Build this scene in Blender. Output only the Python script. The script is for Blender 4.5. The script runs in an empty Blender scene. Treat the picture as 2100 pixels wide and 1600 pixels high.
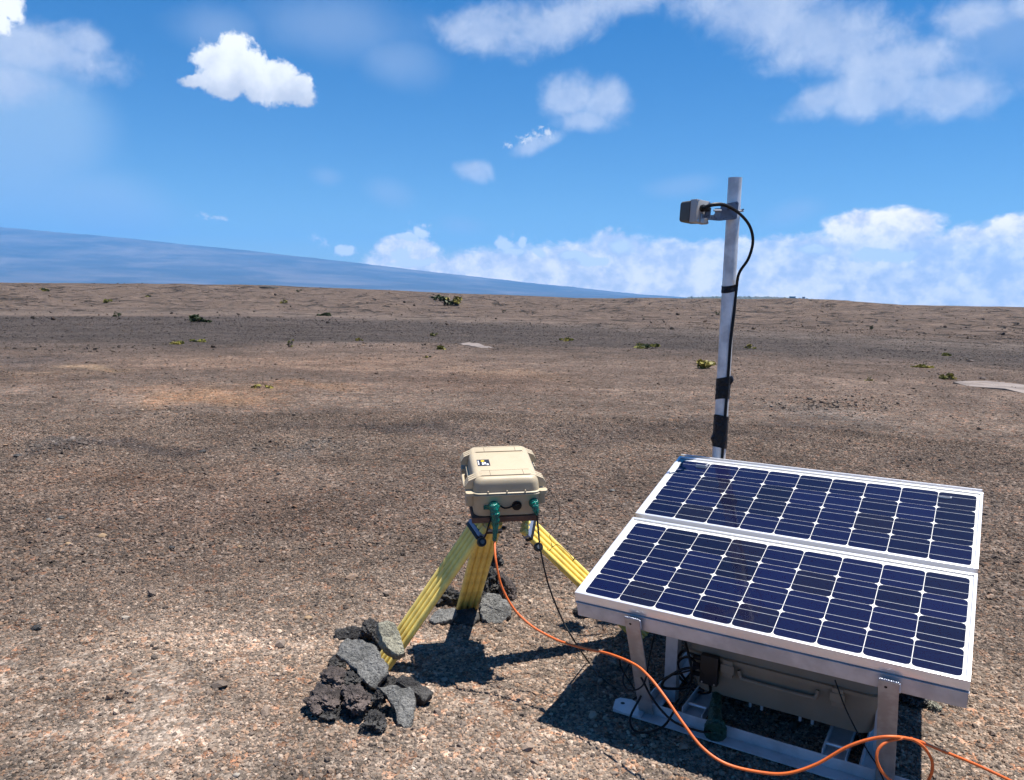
import bpy, bmesh, math, random
import numpy as np
from mathutils import Vector, Matrix, noise as mnoise

random.seed(7); np.random.seed(7)
rad = math.radians
SC = bpy.context.scene
COL = SC.collection

# ------------------------------------------------------------------ camera
CAM_H = 1.50
F_PX, CX, CY = 1631.7, 1050.0, 800.0            # focal length and centre in pixels of the 2100 x 1600 photograph
PITCH, ROLL = 0.1199, 0.0227
cam = bpy.data.cameras.new('camera'); camo = bpy.data.objects.new('camera', cam); COL.objects.link(camo)
cam.sensor_width = 36.0; cam.lens = F_PX / 2100 * 36.0
cam.clip_start = 0.05; cam.clip_end = 80000
CROT = Matrix.Rotation(math.pi/2 - PITCH, 3, 'X') @ Matrix.Rotation(ROLL, 3, 'Z')
CPOS = Vector((0, 0, CAM_H))
camo.matrix_world = Matrix.Translation(CPOS) @ CROT.to_4x4()
SC.camera = camo
SC.render.resolution_x = 1024; SC.render.resolution_y = 780

# ------------------------------------------------------------------ light and exposure
SUN_DIR = Vector((-0.250, -0.035, -0.967)).normalized()       # the way the light travels
TO_SUN = -SUN_DIR
SUN_EL = math.asin(TO_SUN.z); SUN_AZ = math.atan2(TO_SUN.x, TO_SUN.y)
sl = bpy.data.lights.new('sun', 'SUN'); slo = bpy.data.objects.new('sun', sl); COL.objects.link(slo)
sl.energy = 5.0; sl.angle = rad(0.53); sl.color = (1.0, 0.955, 0.89)
slo.rotation_euler = SUN_DIR.to_track_quat('-Z', 'Y').to_euler(); slo.location = (0, 0, 30)
SC.view_settings.view_transform = 'Standard'; SC.view_settings.look = 'None'
SC.view_settings.exposure = 1.0; SC.view_settings.gamma = 1.0; SC.view_settings.use_curve_mapping = False
SC.render.engine = 'CYCLES'
cy = SC.cycles
cy.use_denoising = True
cy.max_bounces = 8; cy.diffuse_bounces = 3; cy.glossy_bounces = 4; cy.transparent_max_bounces = 8; cy.volume_bounces = 1
cy.caustics_reflective = False; cy.caustics_refractive = False
cy.sample_clamp_indirect = 6.0
cy.use_adaptive_sampling = True; cy.adaptive_threshold = 0.015; cy.adaptive_min_samples = 12


def ray(u, v):
    return (CROT @ Vector(((u - CX) / F_PX, -(v - CY) / F_PX, -1.0)))


def at_dist(u, v, y):
    """the point seen at (u, v), y metres ahead of the camera"""
    d = ray(u, v); return CPOS + d * (y / d.y)


def at_h(u, v, h=0.0):
    """the point seen at (u, v) on the level h above the flat foreground"""
    d = ray(u, v); return CPOS + d * ((h - CAM_H) / d.z)


def on_plane(u, v, p, n):
    d = ray(u, v); return CPOS + d * ((p - CPOS).dot(n) / d.dot(n))


def to_px(p):
    q = CROT.transposed() @ (Vector(p) - CPOS)
    return CX + F_PX * q.x / -q.z, CY - F_PX * q.y / -q.z


def azel(u, v):
    d = ray(u, v).normalized()
    return math.degrees(math.atan2(d.x, d.y)), math.degrees(math.asin(d.z))


# ------------------------------------------------------------------ node helpers
class NT:
    def __init__(s, tree):
        s.t = tree; s.N = tree.nodes; s.L = tree.links

    def n(s, kind, **kw):
        nd = s.N.new(kind)
        for k, v in kw.items():
            if k.startswith('i_'):
                nd.inputs[k[2:]].default_value = v
            else:
                setattr(nd, k, v)
        return nd

    def put(s, sock, v):
        if v is None: return
        if hasattr(v, 'is_linked') or hasattr(v, 'links'):
            s.L.new(v, sock)
        else:
            sock.default_value = v

    def m(s, op, a, b=None, c=None, clamp=False):
        nd = s.N.new('ShaderNodeMath'); nd.operation = op; nd.use_clamp = clamp
        s.put(nd.inputs[0], a); s.put(nd.inputs[1], b); s.put(nd.inputs[2], c)
        return nd.outputs[0]

    def vm(s, op, a, b=None, out=0):
        nd = s.N.new('ShaderNodeVectorMath'); nd.operation = op
        s.put(nd.inputs[0], a)
        if b is not None:
            if op == 'SCALE': s.put(nd.inputs['Scale'], b)
            else: s.put(nd.inputs[1], b)
        return nd.outputs[out]

    def mix(s, f, a, b, mode='MIX'):
        nd = s.N.new('ShaderNodeMix'); nd.data_type = 'RGBA'; nd.blend_type = mode
        s.put(nd.inputs[0], f)
        for i, v in ((6, a), (7, b)):
            if isinstance(v, (tuple, list)): nd.inputs[i].default_value = (v[0], v[1], v[2], 1)
            else: s.L.new(v, nd.inputs[i])
        return nd.outputs[2]

    def mr(s, v, a, b, c=0.0, d=1.0, smooth=True):
        nd = s.N.new('ShaderNodeMapRange'); nd.interpolation_type = 'SMOOTHSTEP' if smooth else 'LINEAR'
        s.put(nd.inputs[0], v); nd.inputs[1].default_value = a; nd.inputs[2].default_value = b
        nd.inputs[3].default_value = c; nd.inputs[4].default_value = d
        return nd.outputs[0]

    def noise(s, vec, scale, detail=4, rough=0.55, dist=0.0, out=0):
        nd = s.N.new('ShaderNodeTexNoise'); nd.inputs['Scale'].default_value = scale
        nd.inputs['Detail'].default_value = detail; nd.inputs['Roughness'].default_value = rough
        nd.inputs['Distortion'].default_value = dist
        if vec is not None: s.L.new(vec, nd.inputs['Vector'])
        return nd.outputs[out]

    def vor(s, vec, scale, feature='F1', out='Distance', rnd=1.0):
        nd = s.N.new('ShaderNodeTexVoronoi'); nd.feature = feature; nd.inputs['Scale'].default_value = scale
        nd.inputs['Randomness'].default_value = rnd
        if vec is not None: s.L.new(vec, nd.inputs['Vector'])
        return nd.outputs[out]

    def ramp(s, v, stops):
        nd = s.N.new('ShaderNodeValToRGB'); cr = nd.color_ramp
        while len(cr.elements) < len(stops): cr.elements.new(0.5)
        for e, (p, c) in zip(cr.elements, stops):
            e.position = p; e.color = (c[0], c[1], c[2], 1)
        s.L.new(v, nd.inputs[0]); return nd.outputs[0]


# ------------------------------------------------------------------ world: daylight sky with clouds
w = bpy.data.worlds.new('World'); SC.world = w; w.use_nodes = True
w.cycles.sampling_method = 'MANUAL'; w.cycles.sample_map_resolution = 256
t = NT(w.node_tree); t.N.clear()
wout = t.n('ShaderNodeOutputWorld'); bg = t.n('ShaderNodeBackground'); t.L.new(bg.outputs[0], wout.inputs[0])
sky = t.n('ShaderNodeTexSky', sky_type='NISHITA', sun_disc=False)
sky.sun_elevation = SUN_EL; sky.sun_rotation = SUN_AZ
sky.altitude = 1100; sky.air_density = 1.0; sky.dust_density = 0.25; sky.ozone_density = 2.0
SKY_STRENGTH = 0.11
hs = t.n('ShaderNodeHueSaturation'); hs.inputs['Saturation'].default_value = 1.18; hs.inputs['Value'].default_value = 1.0
t.L.new(sky.outputs[0], hs.inputs['Color'])
tc = t.n('ShaderNodeTexCoord'); dirv = tc.outputs['Generated']
sp = t.n('ShaderNodeSeparateXYZ'); t.L.new(dirv, sp.inputs[0])
azd = t.m('MULTIPLY', t.m('ARCTAN2', sp.outputs[0], sp.outputs[1]), 57.29578)
eld = t.m('MULTIPLY', t.m('ARCSINE', sp.outputs[2]), 57.29578)
tint = t.mix(t.mr(eld, 3, 26, 0, 1, False), (0.84, 0.98, 1.12), (0.04, 0.76, 1.18))
base_sky = t.vm('SCALE', t.vm('MULTIPLY', hs.outputs[0], tint), SKY_STRENGTH)
cmb = t.n('ShaderNodeCombineXYZ'); t.L.new(azd, cmb.inputs[0]); t.L.new(eld, cmb.inputs[1])
P2 = cmb.outputs[0]


def warp(amount, scale, detail, seed):
    o = t.vm('ADD', t.vm('SCALE', dirv, scale), (seed, seed*.7, -seed))
    nz = t.noise(o, 1.0, detail, 0.55, out=1)
    return t.vm('ADD', P2, t.vm('MULTIPLY', t.vm('SUBTRACT', nz, (.5, .5, .5)), (amount, amount*.8, 0)))


CHAIN = None


def cloud_field(vec, blobs, sm=0.12):
    """smooth union of rounded puffs, each given in the sky by the direction and radii it has in the photograph"""
    acc = None; global CHAIN
    for b in blobs:
        u, v, rx, ry = b[:4]; rot = b[4] if len(b) > 4 else 0
        a0, e0 = azel(u, v); a1, _ = azel(u + rx, v); _, e1 = azel(u, v - ry)
        mp = t.n('ShaderNodeMapping', vector_type='TEXTURE')
        if CHAIN is not None:       # evaluate the puffs one after the other, so that the shader stack stays small
            ma = t.N.new('ShaderNodeVectorMath'); ma.operation = 'MULTIPLY_ADD'; t.L.new(CHAIN, ma.inputs[0])
            ma.inputs[1].default_value = (1e-7, 1e-7, 0); t.L.new(vec, ma.inputs[2]); t.L.new(ma.outputs[0], mp.inputs[0])
        else: t.L.new(vec, mp.inputs[0])
        mp.inputs['Location'].default_value = (a0, e0, 0); mp.inputs['Rotation'].default_value = (0, 0, rad(rot))
        mp.inputs['Scale'].default_value = (max(.05, a1 - a0), max(.05, e1 - e0), 1)
        f = t.m('SUBTRACT', 1.0, t.vm('LENGTH', mp.outputs[0], out=1))
        if len(b) > 5: f = t.m('SUBTRACT', f, 1 - b[5])
        acc = f if acc is None else t.m('SMOOTH_MAX', acc, f, sm)
        CHAIN = acc
    return acc


def dnoise(scale, detail, rough, seed, dist=0.0, sx=1.0, sy=1.0):
    o = t.vm('ADD', t.vm('MULTIPLY', dirv, (scale*sx, scale*sx, scale*sy)), (seed, seed*.37, seed*1.3))
    return t.noise(o, 1.0, detail, rough, dist)


# thin, soft clouds high up
soft_w = warp(5.0, 4.0, 2, 3.1)
soft = cloud_field(soft_w, [
    (1010, 48, 130, 62, 5), (1130, 52, 170, 60, 12), (1270, 10, 130, 45, 15), (940, 60, 60, 50),
    (1160, 195, 62, 55), (1240, 205, 72, 62), (1200, 240, 80, 30),
    (1560, 20, 230, 95, -10), (1700, 75, 250, 95, -15), (1830, 130, 180, 70), (1690, 205, 105, 40, 20), (1800, 190, 170, 60),
    (1930, 190, 150, 65), (1960, 40, 90, 50), (2080, 10, 60, 30),
    (90, 120, 190, 75), (170, 90, 55, 50), (20, 190, 160, 70),
    (985, 330, 52, 24), (1100, 280, 60, 22, 15)])
soft_n = t.m('ADD', t.m('MULTIPLY', dnoise(12.0, 6, 0.62, 11.0, 0.4), .6), t.m('MULTIPLY', dnoise(34.0, 6, 0.62, 71.0, 0.4), .4))
soft_a = t.mr(t.m('ADD', soft, t.m('MULTIPLY', t.m('SUBTRACT', soft_n, .5), 1.9)), -0.10, 0.72, 0, 1)
soft_a = t.m('MULTIPLY', soft_a, 0.80)
# faint veils
veil = cloud_field(soft_w, [(430, 60, 120, 55), (700, 60, 200, 90), (830, 140, 90, 60), (800, 405, 60, 26), (660, 378, 40, 18),
                            (965, 440, 55, 24), (1400, 380, 75, 26), (1620, 445, 75, 28, 15), (2050, 60, 170, 120), (1290, 560, 400, 60)])
veil_a = t.m('MULTIPLY', t.mr(t.m('ADD', veil, t.m('MULTIPLY', t.m('SUBTRACT', soft_n, .5), .8)), -0.3, 0.9, 0, 1), 0.42)
# the pale volcanic plume drifting at the left
plume = cloud_field(warp(5.0, 2.6, 3, 8.2), [(-60, 330, 380, 330, -14), (60, 260, 230, 190, -20), (200, 430, 260, 120)])
plume_n = dnoise(7.0, 5, .6, 31.0)
plume_a = t.m('MULTIPLY', t.mr(t.m('ADD', plume, t.m('MULTIPLY', t.m('SUBTRACT', plume_n, .5), .45)), -0.05, 0.7, 0, 1), 0.85)
# bank of cumulus along the horizon
bank_w = warp(2.4, 9.0, 4, 5.7)
bank = cloud_field(bank_w, [
    (860, 560, 110, 55), (1000, 560, 160, 50), (1170, 560, 200, 52), (1330, 560, 180, 70), (1270, 520, 62, 42),
    (1500, 560, 200, 66), (1650, 550, 190, 62), (1800, 560, 220, 90), (1810, 466, 130, 46), (1950, 540, 190, 72),
    (2100, 505, 110, 58), (2160, 570, 200, 66), (1420, 600, 600, 70), (1900, 610, 500, 80), (2600, 570, 450, 80), (840, 510, 60, 30)], .15)
bank_n = t.m('ADD', t.m('MULTIPLY', dnoise(22.0, 6, 0.6, 17.0, 0.4, 1.0, 1.6), .6), t.m('MULTIPLY', dnoise(75.0, 6, 0.62, 91.0, 0.3, 1.0, 1.4), .4))
bank_a = t.mr(t.m('ADD', bank, t.m('MULTIPLY', t.m('SUBTRACT', bank_n, .5), 1.1)), -0.16, 0.20, 0, 1)
# crisp bright cumulus
cr_w = warp(2.2, 24.0, 6, 1.7)
crisp = cloud_field(cr_w, [
    (447, 128, 62, 48), (482, 105, 44, 40), (520, 130, 46, 40), (575, 152, 48, 44), (618, 182, 40, 42), (560, 190, 80, 36), (455, 170, 72, 36), (512, 162, 74, 44),
    (398, 168, 28, 16),
    (15, 10, 42, 40), (5, 40, 26, 30),
    (862, 474, 22, 16), (836, 487, 24, 12), (820, 520, 26, 16), (850, 540, 60, 14),
    (1035, 500, 20, 18), (1052, 516, 28, 12), (1074, 496, 12, 16), (1102, 522, 14, 9),
    (705, 518, 24, 14),
    (1180, 526, 40, 12), (1215, 532, 36, 12), (1272, 505, 40, 26, 0, .8), (1672, 512, 46, 15, 0, .9), (1800, 520, 60, 20), (1850, 530, 34, 16)], .08)
cr_n = t.m('ADD', t.m('MULTIPLY', dnoise(70.0, 6, 0.6, 23.0, 0.2), .55), t.m('MULTIPLY', dnoise(190.0, 5, 0.65, 53.0, 0.2), .45))
crisp_a = t.mr(t.m('ADD', crisp, t.m('MULTIPLY', t.m('SUBTRACT', cr_n, .5), 1.3)), -0.02, 0.38, 0, 1)
bigc = dnoise(30.0, 5, .55, 41.0)
wisp = cloud_field(P2, [(650, 488, 22, 14, -25), (668, 500, 20, 12), (418, 440, 18, 10), (450, 448, 26, 7), (1085, 284, 34, 13, 20), (1122, 272, 24, 13, -20), (1042, 300, 13, 10),
                        (705, 520, 30, 18), (862, 474, 34, 22), (1060, 505, 46, 28), (1672, 512, 60, 20), (1270, 500, 60, 34)], .2)
wisp_n = dnoise(150.0, 6, .66, 61.0, .5)
wisp_a = t.m('MULTIPLY', t.mr(t.m('ADD', wisp, t.m('MULTIPLY', t.m('SUBTRACT', wisp_n, .5), 4.2)), 0.15, 1.25), .85)
mpb = t.n('ShaderNodeMapping', vector_type='TEXTURE'); t.L.new(P2, mpb.inputs[0])
_c, _r, _u = azel(515, 160), azel(660, 160), azel(515, 75)
mpb.inputs['Location'].default_value = (_c[0], _c[1], 0); mpb.inputs['Scale'].default_value = (_r[0] - _c[0], _u[1] - _c[1], 1); mpb.inputs['Rotation'].default_value = (0, 0, rad(-10))
sb = t.n('ShaderNodeSeparateXYZ'); t.L.new(mpb.outputs[0], sb.inputs[0])
under = t.m('MULTIPLY', t.mr(t.m('ADD', sb.outputs[1], t.m('MULTIPLY', t.m('SUBTRACT', bigc, .5), 2.0)), .60, -.70), t.mr(t.vm('LENGTH', mpb.outputs[0], out=1), 1.5, 1.2))

c = base_sky
c = t.mix(plume_a, c, (0.40, 0.60, 0.88))
c = t.mix(veil_a, c, (0.46, 0.60, 0.86))
softcol = t.mix(t.mr(soft_n, .3, .75), (0.50, 0.61, 0.86), (0.84, 0.90, 1.04))
c = t.mix(soft_a, c, softcol)
bankcol = t.mix(t.mr(t.m('ADD', bank_n, t.m('MULTIPLY', t.m('SUBTRACT', bigc, .5), .9)), .32, .68), (1.02, 0.96, 0.96), (1.95, 1.70, 1.40))
c = t.mix(bank_a, c, bankcol)
crcol = t.mix(t.mr(t.m('ADD', crisp, t.m('MULTIPLY', t.m('SUBTRACT', bigc, .5), 1.1)), -0.1, .32), (0.98, 1.01, 1.08), (1.3, 1.3, 1.28))
c = t.mix(wisp_a, c, (1.0, 1.02, 1.06))
crcol = t.mix(t.m('MULTIPLY', under, .85), crcol, (0.66, 0.70, 0.82))
c = t.mix(crisp_a, c, crcol)
t.L.new(c, bg.inputs[0]); bg.inputs[1].default_value = 0.46

# ------------------------------------------------------------------ mesh helpers


def link(o, parent=None):
    COL.objects.link(o)
    if parent is not None: o.parent = parent
    return o


def tag(o, label=None, cat=None, group=None, kind=None):
    if label: o['label'] = label
    if cat: o['category'] = cat
    if group: o['group'] = group
    if kind: o['kind'] = kind
    return o


def empty(name, M=None):
    o = bpy.data.objects.new(name, None); o.empty_display_size = .1
    if M is not None: o.matrix_world = M
    return link(o)


def finish(bm, name, mat, parent=None, smooth=35, M=None):
    me = bpy.data.meshes.new(name)
    bmesh.ops.recalc_face_normals(bm, faces=bm.faces)
    bm.to_mesh(me); bm.free()
    for mm in (mat if isinstance(mat, (list, tuple)) else [mat]): me.materials.append(mm)
    if smooth:
        for p in me.polygons: p.use_smooth = True
        me.set_sharp_from_angle(angle=rad(smooth))
    o = bpy.data.objects.new(name, me); link(o, parent)
    if M is not None:
        if parent is None: o.matrix_world = M
        else: o.matrix_local = M
    return o


def inst(src, name, parent, M):
    o = bpy.data.objects.new(name, src.data); link(o, parent); o.matrix_local = M; return o


def box(bm, lo, hi, bev=0.0, M=None, mi=0):
    g = bmesh.new() if bev else bm
    vs = [g.verts.new((x, y, z)) for z in (lo[2], hi[2]) for y in (lo[1], hi[1]) for x in (lo[0], hi[0])]
    fs = [(0, 2, 3, 1), (4, 5, 7, 6), (0, 1, 5, 4), (2, 6, 7, 3), (0, 4, 6, 2), (1, 3, 7, 5)]
    new = [g.faces.new([vs[i] for i in f]) for f in fs]
    for f in new: f.material_index = mi
    if bev:
        bmesh.ops.bevel(g, geom=list(g.edges), offset=bev, segments=2, affect='EDGES', profile=.6)
        if M is not None: bmesh.ops.transform(g, matrix=M, verts=g.verts)
        tmp = bpy.data.meshes.new('t'); g.to_mesh(tmp); g.free(); bm.from_mesh(tmp); bpy.data.meshes.remove(tmp)
    elif M is not None:
        bmesh.ops.transform(bm, matrix=M, verts=vs)


def rrect(wd, dp, r, n=5, cx=0, cy=0):
    r = min(r, wd/2 - 1e-5, dp/2 - 1e-5); out = []
    for (sx, sy, a0) in ((1, 1, 0), (-1, 1, 90), (-1, -1, 180), (1, -1, 270)):
        for k in range(n + 1):
            a = rad(a0 + 90*k/n)
            out.append((cx + sx*(wd/2 - r) + r*math.cos(a), cy + sy*(dp/2 - r) + r*math.sin(a)))
    return out


def loft(bm, rings, cap=True, mi=0):
    """rings: lists of 3-D points of equal count"""
    V = [[bm.verts.new(p) for p in rg] for rg in rings]
    n = len(V[0])
    for a, b in zip(V, V[1:]):
        for i in range(n):
            f = bm.faces.new((a[i], a[(i+1) % n], b[(i+1) % n], b[i])); f.material_index = mi
    if cap:
        f = bm.faces.new(list(reversed(V[0]))); f.material_index = mi
        f = bm.faces.new(V[-1]); f.material_index = mi
    return V


def rbox(bm, levels, n=5, mi=0):
    """rounded box from levels (z, width, depth, radius[, cx, cy])"""
    loft(bm, [[(x, y, L[0]) for x, y in rrect(L[1], L[2], L[3], n, *(L[4:6] if len(L) > 4 else (0, 0)))] for L in levels], mi=mi)


def catmull(pts, sub=10):
    pts = [Vector(p) for p in pts]
    P = [pts[0]*2 - pts[1]] + pts + [pts[-1]*2 - pts[-2]]
    out = []
    for i in range(1, len(P) - 2):
        p0, p1, p2, p3 = P[i-1:i+3]
        for k in range(sub):
            s = k/sub
            out.append(.5*((2*p1) + (p2 - p0)*s + (2*p0 - 5*p1 + 4*p2 - p3)*s*s + (3*p1 - p0 - 3*p2 + p3)*s**3))
    out.append(pts[-1]); return out


def tube(bm, path, r, seg=8, mi=0, cap=True):
    path = [Vector(p) for p in path]; n = len(path)
    rs = r if isinstance(r, (list, tuple)) else [r]*n
    T = [(path[min(i+1, n-1)] - path[max(i-1, 0)]).normalized() for i in range(n)]
    u = T[0].orthogonal().normalized(); rings = []
    for i in range(n):
        u = (u - T[i]*u.dot(T[i])).normalized(); v = T[i].cross(u)
        rings.append([path[i] + (u*math.cos(2*math.pi*k/seg) + v*math.sin(2*math.pi*k/seg))*rs[i] for k in range(seg)])
    loft(bm, rings, cap=cap, mi=mi)


def cyl(bm, a, b, r, seg=16, mi=0, r2=None):
    tube(bm, [a, b], [r, r2 if r2 is not None else r], seg, mi)


def frame_M(origin, xax, zax=None, yax=None):
    x = Vector(xax).normalized()
    if zax is not None:
        z = Vector(zax); z = (z - x*z.dot(x)).normalized(); y = z.cross(x)
    else:
        y = Vector(yax); y = (y - x*y.dot(x)).normalized(); z = x.cross(y)
    M = Matrix((x, y, z)).transposed().to_4x4(); M.translation = Vector(origin); return M


# ------------------------------------------------------------------ materials
MATS = {}


def pmat(name, col, rough=.6, metal=0.0, spec=.5, coat=0.0, bump=None, var=None, build=None):
    if name in MATS: return MATS[name]
    m = bpy.data.materials.new(name); m.use_nodes = True; k = NT(m.node_tree)
    b = k.N['Principled BSDF']
    b.inputs['Base Color'].default_value = (*col, 1); b.inputs['Roughness'].default_value = rough
    b.inputs['Metallic'].default_value = metal; b.inputs['Specular IOR Level'].default_value = spec
    b.inputs['Coat Weight'].default_value = coat
    tcn = k.n('ShaderNodeTexCoord'); ob = tcn.outputs['Object']
    if var:     # (scale, amount, second colour)
        nz = k.noise(ob, var[0], 5, .6)
        c2 = k.mix(k.mr(nz, .38, .66, 0, var[1]), tuple(col), tuple(var[2]))
        k.L.new(c2, b.inputs['Base Color'])
        k.L.new(k.m('ADD', k.m('MULTIPLY', nz, .25), rough - .12), b.inputs['Roughness'])
    if bump:    # (scale, strength, distance)
        nz = k.noise(ob, bump[0], 4, .6); bp = k.n('ShaderNodeBump'); bp.inputs['Strength'].default_value = bump[1]
        bp.inputs['Distance'].default_value = bump[2]; k.L.new(nz, bp.inputs['Height']); k.L.new(bp.outputs[0], b.inputs['Normal'])
    if build: build(k, b, ob)
    MATS[name] = m; return m


# cinder: fine grain in several sizes on top of a patch colour kept per vertex
def cinder_build(k, b, ob):
    at = k.n('ShaderNodeAttribute', attribute_name='patch'); base = at.outputs['Color']
    geo = k.n('ShaderNodeNewGeometry'); pos = geo.outputs['Position']
    cellA = k.vor(pos, 70, out='Color'); cellB = k.vor(pos, 26, out='Color'); cellC = k.vor(pos, 7.0, out='Color')

    def val(c):
        s_ = k.n('ShaderNodeSeparateColor'); k.L.new(c, s_.inputs[0]); return s_.outputs
    a, bb, cc = val(cellA), val(cellB), val(cellC)
    g = k.m('ADD', k.m('MULTIPLY', a[0], .62), k.m('ADD', k.m('MULTIPLY', bb[0], .52), k.m('MULTIPLY', cc[0], .22)))
    g = k.m('POWER', g, 1.9)
    n1 = k.noise(pos, 1.6, 8, .68); n2 = k.noise(pos, .22, 6, .6); n3 = k.noise(pos, 11, 6, .7)
    g = k.m('ADD', k.m('MULTIPLY', g, 1.15), .38)
    g = k.m('MULTIPLY', g, k.m('ADD', .45, k.m('MULTIPLY', n1, 1.1)))
    g = k.m('MULTIPLY', g, k.m('ADD', .62, k.m('MULTIPLY', n2, .76)))
    g = k.m('MULTIPLY', g, k.m('ADD', .45, k.m('MULTIPLY', n3, 1.1)))
    # streaks lying across the view far away
    mp = k.n('ShaderNodeMapping'); mp.inputs['Scale'].default_value = (.05, .6, .2); k.L.new(pos, mp.inputs[0])
    st = k.noise(mp.outputs[0], 1.0, 7, .65)
    g = k.m('MULTIPLY', g, k.m('ADD', .40, k.m('MULTIPLY', st, 1.2)))
    col = k.vm('SCALE', base, g)
    hue = k.mix(k.mr(a[1], .72, .95), col, k.vm('MULTIPLY', col, (1.25, 1.0, .85)))
    hue = k.mix(k.mr(bb[2], .80, .97), hue, k.vm('MULTIPLY', hue, (1.3, .98, .82)))
    hue = k.mix(k.mr(a[2], .90, .98), hue, k.vm('ADD', k.vm('SCALE', hue, 1.3), (.10, .09, .08)))
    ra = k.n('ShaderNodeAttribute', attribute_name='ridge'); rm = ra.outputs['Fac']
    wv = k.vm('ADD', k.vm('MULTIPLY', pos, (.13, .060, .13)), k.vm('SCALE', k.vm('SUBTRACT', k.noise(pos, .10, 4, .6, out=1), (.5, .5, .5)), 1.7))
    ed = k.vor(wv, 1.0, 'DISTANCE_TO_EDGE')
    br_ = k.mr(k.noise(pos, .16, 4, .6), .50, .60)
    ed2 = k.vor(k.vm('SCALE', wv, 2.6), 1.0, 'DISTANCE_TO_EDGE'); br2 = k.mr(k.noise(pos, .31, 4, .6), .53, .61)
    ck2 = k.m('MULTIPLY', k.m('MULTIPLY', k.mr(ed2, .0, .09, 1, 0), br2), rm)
    sy = k.n('ShaderNodeSeparateXYZ'); k.L.new(pos, sy.inputs[0]); farm = k.mr(sy.outputs[1], 11, 24)
    lm = k.n('ShaderNodeMapping'); lm.inputs['Scale'].default_value = (.10, .85, .2); lm.inputs['Rotation'].default_value = (0, 0, .05); k.L.new(pos, lm.inputs[0])
    led = k.m('MULTIPLY', k.mr(k.noise(lm.outputs[0], 1.0, 6, .6, .4), .40, .33), farm)
    hue = k.mix(k.m('MULTIPLY', led, .62), hue, (.030, .026, .024))
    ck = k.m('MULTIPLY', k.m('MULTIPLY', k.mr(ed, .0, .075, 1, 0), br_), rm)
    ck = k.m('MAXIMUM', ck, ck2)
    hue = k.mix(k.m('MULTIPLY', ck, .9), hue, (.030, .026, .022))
    k.L.new(hue, b.inputs['Base Color'])
    h = k.m('ADD', k.m('MULTIPLY', k.vor(pos, 70), -.010), k.m('MULTIPLY', k.vor(pos, 26), -.022))
    h = k.m('ADD', h, k.m('MULTIPLY', n3, .030)); h = k.m('ADD', h, k.m('MULTIPLY', n1, .11))
    h = k.m('ADD', h, k.m('MULTIPLY', k.noise(pos, 3.5, 6, .7), .05))
    h = k.m('ADD', h, k.m('MULTIPLY', ck, -.8))
    bp = k.n('ShaderNodeBump'); bp.inputs['Strength'].default_value = 1.0; bp.inputs['Distance'].default_value = 1.0
    k.L.new(h, bp.inputs['Height']); k.L.new(bp.outputs[0], b.inputs['Normal'])


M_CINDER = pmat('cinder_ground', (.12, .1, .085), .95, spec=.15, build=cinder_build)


def pebble_build(k, b, ob):
    at = k.n('ShaderNodeAttribute', attribute_name='patch', attribute_type='INSTANCER')
    oi = k.n('ShaderNodeObjectInfo')
    tint = k.ramp(oi.outputs['Random'], [(0, (.36, .36, .38)), (.28, (.78, .78, .80)), (.55, (1.15, 1.10, 1.08)), (.76, (1.36, 1.22, 1.12)),
                                         (.85, (1.55, 1.24, 1.02)), (.92, (1.8, 1.78, 1.75)), (1.0, (2.3, 2.2, 2.1))])
    n_ = k.noise(ob, 160, 3, .6)
    c_ = k.vm('MULTIPLY', at.outputs['Color'], tint)
    c_ = k.vm('SCALE', c_, k.m('ADD', .6, k.m('MULTIPLY', n_, .8)))
    k.L.new(c_, b.inputs['Base Color'])


M_PEBBLE = pmat('cinder_pebble', (.12, .1, .085), .9, spec=.2, build=pebble_build)


def lava_build(c_top, c_deep, vesicle=True, scale=1.0):
    def f(k, b, ob):
        n_ = k.noise(ob, 9*scale, 6, .65); f_ = k.noise(ob, 90*scale, 5, .7)
        v1 = k.vor(ob, 190*scale); v2 = k.vor(ob, 75*scale)
        col = k.mix(k.mr(n_, .32, .68), c_deep, c_top)
        col = k.vm('SCALE', col, k.m('MAXIMUM', .15, k.m('ADD', -.45, k.m('MULTIPLY', f_, 2.9))))
        holes = k.mr(k.m('ADD', v1, k.m('MULTIPLY', f_, .35)), .28, .5)
        col = k.vm('SCALE', col, k.m('ADD', .5, k.m('MULTIPLY', holes, .5)))
        k.L.new(col, b.inputs['Base Color'])
        h = k.m('ADD', k.m('MULTIPLY', k.mr(v1, .05, .45), .0022), k.m('MULTIPLY', k.mr(v2, .05, .4), .003))
        h = k.m('ADD', h, k.m('MULTIPLY', f_, .014)); h = k.m('ADD', h, k.m('MULTIPLY', n_, .012))
        bp = k.n('ShaderNodeBump'); bp.inputs['Strength'].default_value = 1; bp.inputs['Distance'].default_value = 1.0
        k.L.new(h, bp.inputs['Height']); k.L.new(bp.outputs[0], b.inputs['Normal'])
    return f


M_LAVA_GREY = pmat('lava_grey', (.1, .1, .1), .85, spec=.3, build=lava_build((.205, .20, .188), (.115, .114, .108)))
M_LAVA_TAN = pmat('lava_tan', (.2, .2, .15), .85, spec=.3, build=lava_build((0.317, 0.302, 0.230), (0.194, 0.187, 0.151)))
M_LAVA_RED = pmat('lava_red', (.1, .06, .05), .85, spec=.3, build=lava_build((.125, .098, .088), (.028, .024, .024), scale=.6))
M_LAVA_DARK = pmat('lava_dark', (.03, .03, .03), .8, spec=.35, build=lava_build((0.068, 0.065, 0.062), (0.016, 0.015, 0.016), scale=.7))

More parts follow.
